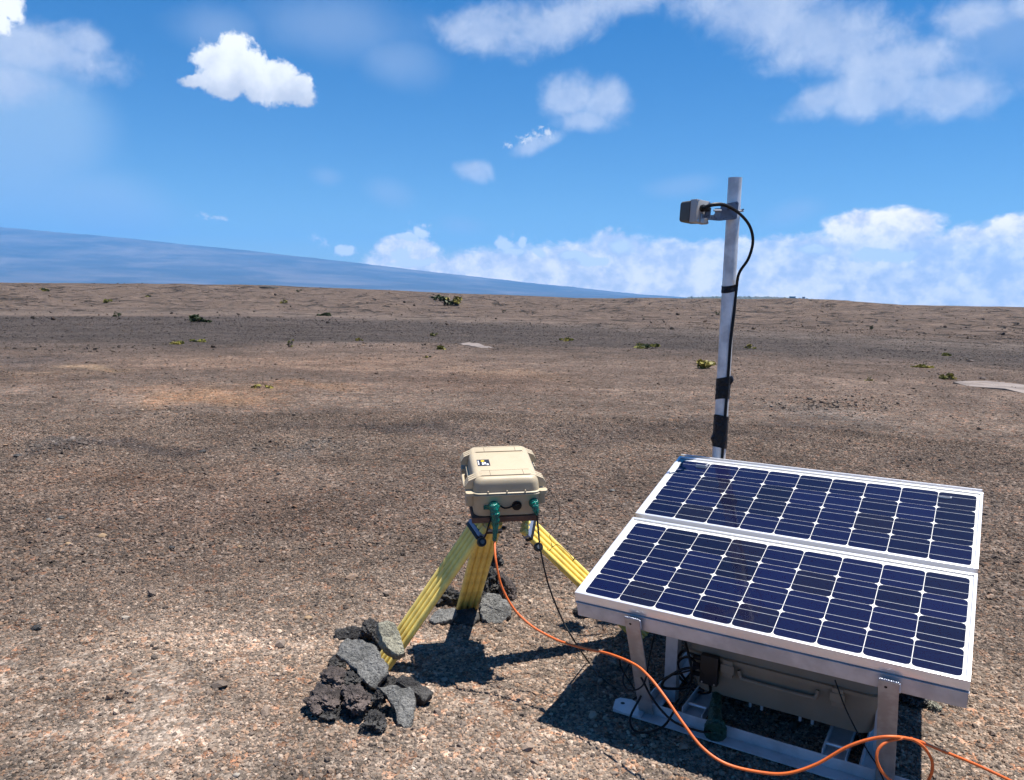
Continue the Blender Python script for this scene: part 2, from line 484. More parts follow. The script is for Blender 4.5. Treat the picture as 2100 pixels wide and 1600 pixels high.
M_ALU = pmat('aluminium_mill', (.54, .545, .57), .42, metal=.22, var=(9, .6, (.32, .315, .325)), bump=(60, .15, .002))
M_ALU_WHITE = pmat('aluminium_anodised', (.80, .80, .82), .34, metal=.55, bump=(90, .05, .001))
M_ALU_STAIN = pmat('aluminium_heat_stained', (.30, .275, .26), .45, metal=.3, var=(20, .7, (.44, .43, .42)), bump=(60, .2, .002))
M_ALU_PIPE = pmat('aluminium_pipe', (.76, .75, .75), .45, metal=.35, var=(9, .85, (.44, .44, .46)), bump=(40, .12, .002))
M_BACKSHEET = pmat('white_backsheet', (.66, .67, .68), .5)
M_BUS = pmat('tinned_ribbon', (.62, .66, .72), .35, metal=.4)
M_PRINT = pmat('grey_print', (.42, .44, .50), .6)
M_BLACK = pmat('black_rubber', (.006, .006, .007), .5, spec=.25)
M_TAPE = pmat('black_tape', (.006, .006, .009), .30, spec=.3, bump=(55, .9, .012))
M_CAP = pmat('dark_grey_plastic', (.012, .012, .014), .42, spec=.3)
M_CAP_IN = pmat('grey_plastic', (.08, .09, .10), .35)
M_ORANGE = pmat('orange_cable', (.62, .125, .018), .5, var=(25, .5, (.44, .09, .025)))
M_GREEN = pmat('green_tape', (.0, .17, .125), .2, var=(60, .9, (.002, .07, .06)), bump=(70, 1.0, .012))
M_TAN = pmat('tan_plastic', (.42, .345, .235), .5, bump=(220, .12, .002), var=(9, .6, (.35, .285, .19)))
M_TAN_D = pmat('tan_plastic_darker', (.24, .205, .155), .6, bump=(200, .12, .002), var=(7, .6, (.19, .16, .12)))  # battery case: a darker tan than the case on the tripod
M_YELLOW = pmat('yellow_fibreglass', (.94, .71, .17), .45, var=(16, .8, (.66, .49, .13)), bump=(50, .15, .003))
M_BOARD = pmat('plywood_edge', (.16, .075, .045), .7, var=(18, .8, (.09, .045, .03)), bump=(60, .4, .004))
M_BLUEMETAL = pmat('bracket_metal', (.20, .24, .33), .45, metal=.3)
M_BOXGREY = pmat('grey_enclosure', (.40, .39, .375), .55, var=(20, .4, (.36, .35, .35)))
M_BOXDARK = pmat('dark_enclosure_lid', (.085, .086, .078), .6)
M_STEEL = pmat('perforated_steel', (.42, .45, .50), .38, metal=.8)
M_PLATE = pmat('galvanised_plate', (.16, .18, .23), .4, metal=.6, var=(30, .5, (.10, .11, .14)))
M_LABEL = pmat('label_black', (.02, .02, .025), .35)
M_LABEL_Y = pmat('label_yellow', (.75, .5, .02), .4)
M_LABEL_W = pmat('label_white', (.75, .76, .78), .4)
M_FRESH = pmat('fresh_pale_rock', (.20, .165, .145), .9, var=(1.5, .9, (.11, .09, .08)), bump=(8, .5, .05))


def cell_build(k, b, ob):
    oi = k.n('ShaderNodeObjectInfo')
    cc = k.ramp(oi.outputs['Random'], [(0, (.0012, .0028, .018)), (.35, (.0016, .0036, .030)), (.7, (.0022, .0046, .038)), (.82, (.0020, .0040, .026)), (1, (.0042, .0046, .018))])
    k.L.new(cc, b.inputs['Base Color'])


M_CELL = pmat('silicon_cell', (.008, .012, .05), .6, spec=.05, build=cell_build)
M_GLASS = bpy.data.materials.new('panel_glass'); M_GLASS.use_nodes = True
k = NT(M_GLASS.node_tree); k.N.clear()
o_ = k.n('ShaderNodeOutputMaterial'); mx = k.n('ShaderNodeMixShader'); tr = k.n('ShaderNodeBsdfTransparent'); gl = k.n('ShaderNodeBsdfGlossy')
gl.inputs['Roughness'].default_value = .05; fr = k.n('ShaderNodeFresnel'); fr.inputs[0].default_value = 1.45
k.L.new(fr.outputs[0], mx.inputs[0]); k.L.new(tr.outputs[0], mx.inputs[1]); k.L.new(gl.outputs[0], mx.inputs[2]); k.L.new(mx.outputs[0], o_.inputs[0])


# ------------------------------------------------------------------ noise in numpy for the terrain
_perm = np.random.RandomState(3).rand(512, 512).astype(np.float32)


def vnoise(x, y):
    xi = np.floor(x).astype(int); yi = np.floor(y).astype(int); fx = x - xi; fy = y - yi
    fx = fx*fx*(3 - 2*fx); fy = fy*fy*(3 - 2*fy)
    g = lambda a, b: _perm[a % 512, b % 512]
    return (g(xi, yi)*(1-fx) + g(xi+1, yi)*fx)*(1-fy) + (g(xi, yi+1)*(1-fx) + g(xi+1, yi+1)*fx)*fy - .5


def fbm(x, y, o=4, g=.5):
    s = np.zeros_like(x, dtype=float); a = 1.0
    for i in range(o):
        s += a*vnoise(x*2**i + 17.3*i, y*2**i - 9.1*i); a *= g
    return s


def sstep(a, b, x):
    q = np.clip((x - a)/(b - a), 0, 1); return q*q*(3 - 2*q)


_cx = np.array([-900, 0, 500, 700, 900, 1100, 1180, 1300, 1500, 1620, 1700, 1850, 2100, 3000.])
_co = np.array([4, 0, 7, 5, 0, -3, -5, -2, 1, 4, 3, -4, -2, 0.])


def ground_h(x, y):
    x = np.asarray(x, float); y = np.asarray(y, float)
    r = np.hypot(x, y); az = np.arctan2(x, y)
    X = 1050 + 1631.7*np.tan(np.clip(az, -1.2, 1.2))
    rt = sstep(300, 1900, X)
    rb = 92 - 40*rt; rc = 175 + 50*rt
    z = -1.25*sstep(8, 80, r)*(1 - .15*rt)
    z += .012*fbm(x/.9, y/.9, 4)*sstep(.5, 2, r) + .05*fbm(x/5, y/5, 3)*sstep(4, 14, r) + .35*fbm(x/26, y/26, 4)*sstep(22, 55, r)
    crest = CAM_H + np.interp(X, _cx, _co)/1631.7*rc
    s = np.clip((r - rb)/(rc - rb), 0, 1); s = sstep(0, 1, s)*.55 + s*.45
    lump = np.abs(fbm(x/16 + .3*y/16, y/34, 4, .6)); lump2 = np.abs(fbm(x/6 + 40, y/12, 3, .6))
    relief = (-2.3*(.28 - lump) - .6*(.22 - lump2))*sstep(0, .25, s)*(1 - .8*sstep(.75, 1, s))
    z = z*(1 - s) + crest*s + relief*.55
    z += .10*fbm(x/9, y/9, 4)*sstep(.5, 1, s)
    beyond = np.clip(r - rc, 0, None)
    z -= np.minimum(beyond*.09, 32)
    return z


def hit(u, v):
    """the ground point seen at a pixel"""
    d = ray(u, v).normalized(); tt = np.exp(np.linspace(math.log(1.2), math.log(400), 4000))
    p = np.outer(tt, np.array(d)) + np.array(CPOS)
    under = np.nonzero(p[:, 2] < ground_h(p[:, 0], p[:, 1]))[0]
    i = under[0] if len(under) else len(tt) - 1
    return Vector(p[i])


# patches of differently coloured cinder: (u, v, ru, rv, colour, weight)
def gkey(u, v):
    p = at_h(u, v, 0); r = math.hypot(p.x, p.y); return math.atan2(p.x, p.y), 1/r


_tan, _org, _drk, _gry = (.35, .275, .215), (.185, .112, .070), (.062, .053, .051), (.115, .105, .098)
PATCHES = [
    (400, 1330, 420, 100, _tan, .75), (330, 1545, 330, 70, _tan, .55), (700, 1420, 300, 120, (.30, .225, .17), .6),
    (960, 1360, 360, 140, (.36, .275, .21), .7), (1180, 1240, 200, 70, _tan, .65), (1150, 1500, 400, 120, (.31, .24, .185), .6),
    (2060, 1430, 160, 140, (.35, .265, .20), .7), (2000, 1590, 160, 60, _tan, .6), (560, 1310, 120, 50, (.42, .33, .26), .5),
    (500, 1050, 520, 80, (.135, .095, .075), .5), (450, 822, 180, 24, (.215, .135, .082), .75), (600, 796, 170, 12, (.215, .135, .082), .6), (330, 800, 110, 10, _org, .5), (640, 742, 460, 30, (.205, .145, .108), .75), (760, 700, 300, 12, (.20, .15, .12), .5), (300, 985, 330, 34, (.165, .112, .082), .55), (1080, 770, 200, 16, (.20, .135, .09), .5),
    (980, 790, 300, 26, (.16, .108, .08), .5), (235, 752, 90, 7, (.27, .20, .135), .75), (130, 768, 130, 7, (.25, .18, .125), .6), (90, 735, 190, 16, (.085, .073, .070), .6), (60, 780, 200, 20, (.16, .115, .085), .5),
    (880, 885, 200, 20, _drk, .72), (270, 918, 280, 16, _drk, .72), (600, 878, 130, 14, _drk, .45), (1500, 900, 300, 16, _drk, .35), (1660, 885, 160, 12, _drk, .45), (630, 925, 160, 14, _gry, .5), (130, 915, 120, 10, _gry, .6),
    (1240, 880, 260, 20, (.085, .07, .064), .45), (1700, 850, 220, 20, _gry, .5), (1900, 960, 250, 40, (.10, .08, .07), .4),
    (1100, 1000, 500, 60, (.12, .095, .08), .4), (2000, 1050, 120, 60, (.095, .08, .072), .5)]


def dust(x, y):
    r = np.hypot(x, y)
    return .65*sstep(.06, .34, fbm(x/.42 + 3, y/.55, 4, .6))*(1 - sstep(3.1, 4.2, r + .4*fbm(x, y)))*sstep(-.3, .1, fbm(x/1.3 + 8, y/1.3, 2))


def patch_col(x, y):
    r = np.hypot(x, y); az = np.arctan2(x, y); X = 1050 + 1631.7*np.tan(np.clip(az, -1.2, 1.2))
    c0 = np.ones(x.shape + (1,))
    near, mid, far = np.array((.245, .195, .155)), np.array((.150, .116, .093)), np.array((.138, .106, .086))
    a = sstep(2.6, 5.4, r + .9*fbm(x/.8, y/.8))[..., None]
    col = near*(1 - a) + mid*a
    b_ = sstep(9, 16, r + 1.5*fbm(x/3, y/3))[..., None]; col = col*(1 - b_) + far*b_
    # dark sweep of cinder in the middle distance, pale scree below the ridge, brown ridge
    dk = (sstep(21, 30, r + 4*fbm(x/9, y/9)) * (1 - sstep(70, 86, r + 6*fbm(x/12 + 5, y/12) - 14*sstep(300, 2100, X)*-1)))[..., None]
    col = col*(1 - .88*dk) + np.array((.056, .049, .046))*.88*dk
    rt = sstep(300, 1900, X); rb = 92 - 40*rt
    rg = sstep(-8, 16, r - rb + 5*fbm(x/8, y/8))[..., None]
    col = col*(1 - rg) + np.array((.116, .090, .073))*rg
    sc_ = np.exp(-((r - rb + 2)/9)**2)[..., None]*.5; col = col*(1 - sc_) + np.array((.150, .128, .112))*sc_
    crk = (1 - sstep(.0, .030, np.abs(fbm(x/11 + .5*y/13, y/30, 4, .6)))*1.0)[..., None]*rg*.7
    col = col*(1 - crk) + np.array((.06, .05, .045))*crk
    ik = 1/np.maximum(r, .3)
    wx = .05*fbm(az*9 + 3, ik*18, 4, .6); wy = 1 + .16*fbm(az*8 - 7, ik*25 + 4, 4, .6)
    for (u, v, ru, rv, cc, wt) in PATCHES:
        a0, k0 = gkey(u, v); a1, _ = gkey(u + ru, v); _, k1 = gkey(u, v + rv)
        d = np.hypot((az + wx - a0)/(a1 - a0), (ik*wy - k0)/(k1 - k0))
        q = ((1 - sstep(.25, 1.15, d))*wt)[..., None]
        col = col*(1 - q) + np.array(cc)*q
    du = dust(x, y)[..., None]; col = col*(1 - du) + np.array((.37, .295, .235))*du
    mott = 1 + .35*fbm(x/.5, y/.5, 4, .6) + .30*fbm(x/2.2 + 9, y/2.2, 3)
    return .70*col*np.clip(mott, .4, 1.8)[..., None]


# ------------------------------------------------------------------ the ground, one sheet out to the horizon
def build_ground():
    az = np.concatenate([np.linspace(-180, -56, 40)[:-1], np.linspace(-56, -38, 40)[:-1], np.linspace(-38, 38, 620)[:-1],
                         np.linspace(38, 56, 40)[:-1], np.linspace(56, 180, 40)[:-1]])
    rr = np.concatenate([[.02, .3, .8, 1.2], np.exp(np.linspace(math.log(1.6), math.log(60), 230)), np.linspace(61, 260, 200),
                         np.exp(np.linspace(math.log(265), math.log(16000), 40))])
    A, R = np.meshgrid(np.radians(az), rr); x = R*np.sin(A); y = R*np.cos(A)
    z = ground_h(x, y); col = patch_col(x, y)
    nr, na = R.shape
    me = bpy.data.meshes.new('ground')
    co = np.stack([x, y, z], -1).reshape(-1, 3).astype(np.float32)
    i = np.arange(nr - 1)[:, None]*na; j = np.arange(na)[None, :]; jn = (j + 1) % na
    quads = np.stack([i + j, i + jn, i + na + jn, i + na + j], -1).reshape(-1, 4)[:, ::-1]
    me.vertices.add(len(co)); me.vertices.foreach_set('co', co.ravel())
    me.loops.add(quads.size); me.loops.foreach_set('vertex_index', quads.ravel().astype(np.int32))
    me.polygons.add(len(quads)); me.polygons.foreach_set('loop_start', (np.arange(len(quads))*4).astype(np.int32))
    me.polygons.foreach_set('use_smooth', np.ones(len(quads), bool))
    me.update(calc_edges=True); me.validate()
    at = me.attributes.new('patch', 'FLOAT_COLOR', 'POINT')
    at.data.foreach_set('color', np.concatenate([col.reshape(-1, 3), np.ones((len(co), 1))], 1).astype(np.float32).ravel())
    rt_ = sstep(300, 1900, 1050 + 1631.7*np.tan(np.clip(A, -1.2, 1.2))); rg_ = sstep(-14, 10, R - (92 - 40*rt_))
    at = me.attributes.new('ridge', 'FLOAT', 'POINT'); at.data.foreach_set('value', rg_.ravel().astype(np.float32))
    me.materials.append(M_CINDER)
    o = bpy.data.objects.new('ground', me); link(o); tag(o, kind='structure'); return o


ground = build_ground()


# ------------------------------------------------------------------ loose cinder pebbles, scattered with geometry nodes
def pebble_mesh(seed, sub=1):
    bm = bmesh.new(); bmesh.ops.create_icosphere(bm, subdivisions=sub, radius=.5)
    rnd = random.Random(seed); s = (rnd.uniform(.8, 1.25), rnd.uniform(.7, 1.0), rnd.uniform(.5, .8))
    for v in bm.verts:
        f = 1 + .5*mnoise.noise(v.co*2.2 + Vector((seed*3.1, 0, 0)))
        v.co = Vector((v.co.x*s[0], v.co.y*s[1], v.co.z*s[2]))*f
    me = bpy.data.meshes.new('pebble'); bm.to_mesh(me); bm.free(); me.materials.append(M_PEBBLE)
    return me


def scatter(name, x, y, size, label, seed, sink=.25, lift=None, tint=(1, 1, 1)):
    z = ground_h(x, y) + size*(.5*.6 - sink)
    if lift is not None: z = z + lift
    n = len(x); rs = np.random.RandomState(seed)
    me = bpy.data.meshes.new(name); me.vertices.add(n)
    me.vertices.foreach_set('co', np.stack([x, y, z], -1).astype(np.float32).ravel())
    a = me.attributes.new('size', 'FLOAT', 'POINT'); a.data.foreach_set('value', size.astype(np.float32))
    a = me.attributes.new('turn', 'FLOAT_VECTOR', 'POINT')
    rt = np.stack([rs.uniform(-.6, .6, n), rs.uniform(-.6, .6, n), rs.uniform(0, 6.28, n)], -1)
    a.data.foreach_set('vector', rt.astype(np.float32).ravel())
    a = me.attributes.new('patch', 'FLOAT_COLOR', 'POINT')
    a.data.foreach_set('color', np.concatenate([patch_col(x, y)*np.array(tint), np.ones((n, 1))], 1).astype(np.float32).ravel())
    o = bpy.data.objects.new(name, me); link(o); tag(o, label, None, None, 'stuff')
    g = bpy.data.node_groups.new(name + '_nodes', 'GeometryNodeTree')
    g.interface.new_socket('Geometry', in_out='INPUT', socket_type='NodeSocketGeometry')
    g.interface.new_socket('Geometry', in_out='OUTPUT', socket_type='NodeSocketGeometry')
    gi = g.nodes.new('NodeGroupInput'); go = g.nodes.new('NodeGroupOutput')
    ip = g.nodes.new('GeometryNodeInstanceOnPoints'); ip.inputs['Pick Instance'].default_value = True
    ji = g.nodes.new('GeometryNodeGeometryToInstance')
    for i in range(6):
        src = bpy.data.objects.new('pebble', pebble_mesh(i + seed*10)); oi = g.nodes.new('GeometryNodeObjectInfo')
        oi.inputs['Object'].default_value = src; oi.inputs['As Instance'].default_value = False
        g.links.new(oi.outputs['Geometry'], ji.inputs[0])
    for nm, ty, dst in (('size', 'FLOAT', 'Scale'), ('turn', 'FLOAT_VECTOR', 'Rotation')):
        na_ = g.nodes.new('GeometryNodeInputNamedAttribute'); na_.data_type = ty; na_.inputs['Name'].default_value = nm
        g.links.new(na_.outputs['Attribute'], ip.inputs[dst])
    ri = g.nodes.new('FunctionNodeRandomValue'); ri.data_type = 'INT'; ri.inputs[5].default_value = 5
    g.links.new(ri.outputs[2], ip.inputs['Instance Index'])
    g.links.new(gi.outputs[0], ip.inputs['Points']); g.links.new(ji.outputs[0], ip.inputs['Instance']); g.links.new(ip.outputs[0], go.inputs[0])
    md = o.modifiers.new('scatter', 'NODES'); md.node_group = g
    return o


def wedge(n, r0, r1, half, seed, power=2.0):
    rs = np.random.RandomState(seed); a = np.radians(rs.uniform(-half, half, n))
    r = (rs.uniform(0, 1, n)*(r1**power - r0**power) + r0**power)**(1/power)
    return r*np.sin(a), r*np.cos(a), r, rs


x, y, r, rs = wedge(125000, 1.9, 4.6, 45, 1); clump = .5 + fbm(x/.25, y/.25, 3)
sz = np.clip(rs.lognormal(math.log(.0088), .42, len(x)), .004, .030)
du_ = dust(x, y); kp = rs.uniform(0, 1, len(x)) > du_*1.15; x, y, sz = x[kp], y[kp], (sz*(1 - .45*du_))[kp]
scatter('gravel', x, y, sz, 'loose cinder gravel covering the foreground', 1)
x, y, r, rs = wedge(120000, 4.5, 10, 42, 2, 1.3)
scatter('gravel', x, y, np.clip(rs.lognormal(math.log(.0145), .35, len(x)), .007, .05), 'cinder gravel covering the middle ground', 2)
x, y, r, rs = wedge(80000, 9.8, 75, 38, 3, .35)
scatter('gravel', x, y, np.clip(rs.lognormal(math.log(.017), .45, len(x)), .008, .08)*(.6 + r/32), 'coarse cinder scattered over the far plain', 3)
x, y, r, rs = wedge(3400, 60, 200, 36, 8, 1.2)
scatter('boulders', x, y, np.clip(rs.lognormal(math.log(.085), .6, len(x)), .03, .55), 'loose lava boulders strewn over the ridge', 8, .1, tint=(.75, .75, .75))
x, y, r, rs = wedge(900, 2.0, 9, 42, 9, 1.6)
scatter('clinker', x, y, np.clip(rs.lognormal(math.log(.026), .35, len(x)), .015, .06), 'larger clinker pieces scattered singly on the gravel', 9, .15)
# swarms of bigger grey clinker
sw = []
for (u, v, ru, rv, n) in ((640, 915, 150, 18, 700), (130, 920, 140, 14, 420), (1700, 830, 170, 16, 420), (330, 845, 90, 12, 120),
                          (1150, 885, 100, 14, 160), (250, 1320, 130, 30, 160), (620, 860, 60, 10, 60), (700, 708, 300, 10, 200), (180, 715, 120, 6, 90)):
    for _ in range(n):
        p = hit(u + random.gauss(0, .5)*ru, v + random.gauss(0, .5)*rv); sw.append((p.x, p.y))
sw = np.array(sw); rr_ = np.hypot(sw[:, 0], sw[:, 1]); rs = np.random.RandomState(5)
scatter('clinker', sw[:, 0], sw[:, 1], np.clip(rs.lognormal(math.log(.016), .5, len(sw)), .008, .06)*np.clip(rr_/9, .5, 2.4), 'strewn grey clinker stones lying in bands', 5, .1, tint=(1.2, 1.25, 1.25))

# ------------------------------------------------------------------ far mountain, crater rim, haze


def mountain():
    us = np.linspace(-900, 2600, 300); tt = np.linspace(0, 1, 60)
    sx = np.array([-2500, -900, 0, 250, 500, 700, 900, 1100, 1300, 1420, 1600, 3000.]); sh = np.array([128, 126, 112, 95.5, 77, 58, 40, 22, 7, 0, -8, -20.])
    V = []; yc = 13500.0
    for q in tt:
        yy = 8200 + (yc - 8200)*q
        for u in us:
            x_ = (u - 1050)/1631.7*yy
            top = np.interp(u, sx, sh)/1631.7*yc
            z_ = (top + 40)*(.22*q + .78*q*q) - 40
            V.append((x_, yy, z_))
    V = np.array(V); u_ = V[:, 0]/900; v_ = V[:, 1]/1500
    rel = fbm(u_, v_*1.4, 5, .55)*60 + fbm(u_*5 + v_*2, v_*3, 4, .6)*16
    q = (V[:, 1] - 8200)/(yc - 8200)
    V[:, 2] += rel*q*(1 - .80*q) + fbm(V[:, 0]/160, V[:, 1]/160, 3)*8
    back = V[-len(us):].copy(); back[:, 1] += 1500; back[:, 2] = -60
    V = np.concatenate([V, back]); n = len(us); Fs = []
    for i in range(len(tt)):
        for j in range(n - 1): Fs.append((i*n + j, i*n + j + 1, (i+1)*n + j + 1, (i+1)*n + j))
    me = bpy.data.meshes.new('mountain'); me.from_pydata(V.tolist(), [], Fs); me.polygons.foreach_set('use_smooth', [True]*len(Fs))

    def mb(k, b, ob):
        mp = k.n('ShaderNodeMapping'); mp.inputs['Scale'].default_value = (.0009, .0013, .004); mp.inputs['Rotation'].default_value = (0, 0, .25)
        geo = k.n('ShaderNodeNewGeometry'); k.L.new(geo.outputs['Position'], mp.inputs[0])
        a = k.noise(mp.outputs[0], 1, 7, .62, .6)
        k.L.new(k.ramp(a, [(.30, (.03, .03, .032)), (.48, (.055, .05, .05)), (.60, (.10, .085, .08)), (.8, (.16, .135, .125))]), b.inputs['Base Color'])
    me.materials.append(pmat('mountain_lava', (.1, .1, .1), .95, spec=.1, build=mb))
    o = bpy.data.objects.new('mountain', me); link(o); tag(o, kind='structure')


mountain()


def crater_rim():
    V = []; us = np.linspace(1395, 2500, 500); yy = 3200.0
    off = np.interp(us, [1395, 1440, 1500, 1560, 1620, 1700, 1760, 1900, 2500], [-6, 2.0, 4.5, 5.5, 6.5, 4.0, -1, -8, -12])
    for k_, (dy, dz) in enumerate(((0, -60), (250, 0), (700, -50))):
        for u, of in zip(us, off):
            x_ = (u - 1050)/1631.7*yy; z_ = CAM_H + of/1631.7*yy + dz
            V.append((x_, yy + dy, z_))
    V = np.array(V); n = len(us); V[n:2*n, 2] += np.abs(fbm(V[n:2*n, 0]/14, V[n:2*n, 1]*0, 4, .7))*7*(np.random.rand(n) > .25)
    Fs = [(i*n + j, i*n + j + 1, (i+1)*n + j + 1, (i+1)*n + j) for i in range(2) for j in range(n - 1)]
    me = bpy.data.meshes.new('crater_rim_hill'); me.from_pydata(V.tolist(), [], Fs)
    me.materials.append(pmat('far_scrub', (.045, .055, .035), .95, var=(.02, .6, (.09, .08, .06))))
    o = bpy.data.objects.new('crater_rim_hill', me); link(o); tag(o, kind='structure')
    # observatory buildings on the rim
    for (u, wd, hh, lab) in ((1616, 24, 4.5, 'low dark building on the far crater rim, wider of the two'), (1639, 8, 4, 'small pale tower building on the far crater rim')):
        x_ = (u - 1050)/1631.7*3450; z0 = CAM_H + 5.5/1631.7*3450
        root = empty('rim_building', Matrix.Translation((x_, 3450, z0))); tag(root, lab, 'building')
        bm = bmesh.new(); box(bm, (-wd/2, -6, -8), (wd/2, 6, hh)); finish(bm, 'wall', pmat('far_wall', (.10, .09, .08), .8), root, 0)
        bm = bmesh.new(); box(bm, (-wd/2 - 1, -7, hh + .01), (wd/2 + 1, 7, hh + 1.2)); finish(bm, 'roof', pmat('far_roof', (.06, .06, .065), .7), root, 0)
        bm = bmesh.new()
        box(bm, (-wd/2 + 1.5, -6.15, hh*.35), (wd/2 - 1.5, -6.02, hh*.75)); finish(bm, 'window', pmat('far_window', (.02, .02, .03), .2), root, 0)


crater_rim()

hz = bmesh.new(); box(hz, (-22000, -17000, -140), (22000, 17500, 1150))
HAZE = bpy.data.materials.new('haze'); HAZE.use_nodes = True; hk = NT(HAZE.node_tree); hk.N.clear()
ho = hk.n('ShaderNodeOutputMaterial'); pv = hk.n('ShaderNodeVolumePrincipled')
pv.inputs['Density'].default_value = 6.6e-5; pv.inputs['Color'].default_value = (.145, .475, .95, 1); pv.inputs['Anisotropy'].default_value = .1
hk.L.new(pv.outputs[0], ho.inputs['Volume'])
hzo = finish(hz, 'haze', HAZE, None, 0); tag(hzo, kind='stuff')
#PART2
# ------------------------------------------------------------------ the solar panel stand
ORG = Vector((0.2346, 2.6722, 0.0)); YAW = -0.5374; TILT = 0.2811; BANK = -0.0079
RX = Vector((math.cos(YAW), math.sin(YAW), 0)); RY = Vector((-math.sin(YAW), math.cos(YAW), 0))
STAND = Matrix.Translation(ORG) @ Matrix.Rotation(YAW, 4, 'Z')                        # x along the width, y to the back, z up
PANEL_ROT = (Matrix.Rotation(YAW, 3, 'Z') @ Matrix.Rotation(BANK, 3, 'Y') @ Matrix.Rotation(TILT, 3, 'X')).to_4x4()
P0 = Vector((0.2346, 2.6722, CAM_H - 1.0269))
PANEL = Matrix.Translation(P0) @ PANEL_ROT
PL = STAND.inverted() @ PANEL                                                         # panel frame seen from the stand

stand = empty('panel_stand', STAND)
tag(stand, 'silver aluminium stand carrying the two tilted solar panels, with a rail base on the gravel', 'stand')


def part(name, mat, parent, f, smooth=35, M=None):
    bm = bmesh.new(); f(bm); return finish(bm, name, mat, parent, smooth, M)


W_, D_, GAP = 1.2, .538, .0248
# upper angle frame, parallel to the panels
part('front_rail', M_ALU, stand, lambda b: (box(b, (0, -.004, -.0425), (W_, .045, -.0385)), box(b, (.004, -.002, -.094), (W_ - .004, .002, -.0430), .0008)), 35, PL)
part('rear_rail', M_ALU_WHITE, stand, lambda b: (box(b, (-.004, 1.107, -.042), (W_ - .004, 1.137, -.038)), box(b, (-.004, 1.134, -.0375), (W_ - .004, 1.138, -.004))), 35, PL)
for x0 in (.002, W_ - .006):
    part('side_rail', M_ALU, stand, lambda b: (box(b, (x0, .005, -.088), (x0 + .004, 1.10, -.0432)), box(b, (x0 - .03*(x0 > 1), .048, -.0422), (x0 + .004 + .03*(x0 < 1), 1.10, -.0389))), 35, PL)
part('cross_rail', M_ALU, stand, lambda b: box(b, (.01, .53, -.078), (W_ - .01, .57, -.0435)), 35, PL)


def flat_bar(p, q, wd, th, name, mat):
    p, q = Vector(p), Vector(q); d = q - p
    M = frame_M(p, (1, 0, 0), zax=d)
    return part(name, mat, stand, lambda b: box(b, (0, -th/2, 0), (wd, th/2, d.length), .0015), 35, M)


for x0, x1 in ((.168, .192), (.972, .975)):
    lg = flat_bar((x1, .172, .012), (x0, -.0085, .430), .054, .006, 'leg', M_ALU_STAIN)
    # weld bead and bolt hole at the top
    L_ = (Vector((x1, .172, .012)) - Vector((x0, -.0085, .430))).length

    def bead(b):
        for i in range(9):
            bmesh.ops.create_uvsphere(b, u_segments=8, v_segments=6, radius=.0034, matrix=Matrix.Translation((.003 + i*.006, .001, L_ + .0015)))
        for i in range(6):
            bmesh.ops.create_uvsphere(b, u_segments=8, v_segments=6, radius=.0036, matrix=Matrix.Translation((.0555, .001, L_ - .003 - i*.006)))
    part('weld_bead', pmat('weld', (.50, .52, .58), .3, metal=.9, bump=(300, .5, .002)), lg, bead)
    part('bolt_hole', M_BLACK, lg, lambda b: cyl(b, (.020, -.0042, L_ - .022), (.020, -.002, L_ - .022), .0042))
# inner angle legs
for x0, y0, y1, top in ((.235, .30, .36, .53), (.950, .30, .36, .53), (.10, .98, 1.03, .77), (1.05, .98, 1.03, .77)):
    part('angle_leg', M_ALU, stand, lambda b: (box(b, (x0, y0, .012), (x0 + .045, y0 + .004, top)), box(b, (x0 + .041, y0 + .0045, .012), (x0 + .045, y0 + .044, top))))
# base rails lying on the gravel
part('base_rail', M_ALU, stand, lambda b: (box(b, (.110, .120, .010), (1.09, .175, .0145), .001), box(b, (.20, .1755, .010), (1.09, .1795, .052), .001)))
part('base_rail', M_ALU, stand, lambda b: (box(b, (.05, .985, .010), (1.16, .989, .052)), box(b, (.05, .9895, .010), (1.16, 1.045, .0145))))
for x0 in (.205, .925):
    part('side_base_rail', M_ALU, stand, lambda b: (box(b, (x0, .180, .012), (x0 + .045, .98, .0165)), box(b, (x0, .180, .0168), (x0 + .004, .98, .056))))
# foot tab with its hole
def tab(b):
    pts = [(.090, .190), (.107, .126), (.150, .118), (.215, .124), (.215, .196), (.14, .222), (.100, .212)]
    loft(b, [[(x, y, .0148) for x, y in pts], [(x, y, .0195) for x, y in pts]])
part('foot_tab', M_ALU, stand, tab)
part('bolt_hole', M_BLACK, stand, lambda b: cyl(b, (.124, .178, .0190), (.124, .178, .0205), .008))
for i in range(2):
    x0 = (.345, .812)[i]; ch = None
    def channel(b):
        box(b, (x0, .181, .030), (x0 + .074, .95, .034))
        box(b, (x0, .181, .0345), (x0 + .004, .95, .070), .001); box(b, (x0 + .070, .181, .0345), (x0 + .074, .95, .062), .001)
    ch = part('support_channel', M_ALU, stand, channel)
    part('cross_rod', M_ALU_WHITE, ch, lambda b: cyl(b, (x0 + .0045, .245, .056), (x0 + .0695, .245, .056), .0055))
    part('weld_bead', pmat('weld', (.5, .5, .5)), ch, lambda b: [bmesh.ops.create_uvsphere(b, u_segments=8, v_segments=6, radius=.004, matrix=Matrix.Translation((x0 + .072, .182, .020 + k_*.006))) for k_ in range(6)])

# ------------------------------------------------------------------ the two solar panels
PX0, PY0, CPX, CPY, CW, CH_ = .0275, .0185, .1282, .1232, .1260, .1211


def octcell(wd, dp, cc):
    return [(cc, 0), (wd - cc, 0), (wd - cc*.29, cc*.29), (wd, cc), (wd, dp - cc), (wd - cc*.29, dp - cc*.29), (wd - cc, dp), (cc, dp),
            (cc*.29, dp - cc*.29), (0, dp - cc), (0, cc), (cc*.29, cc*.29)]


proto_cell = proto_bus = None


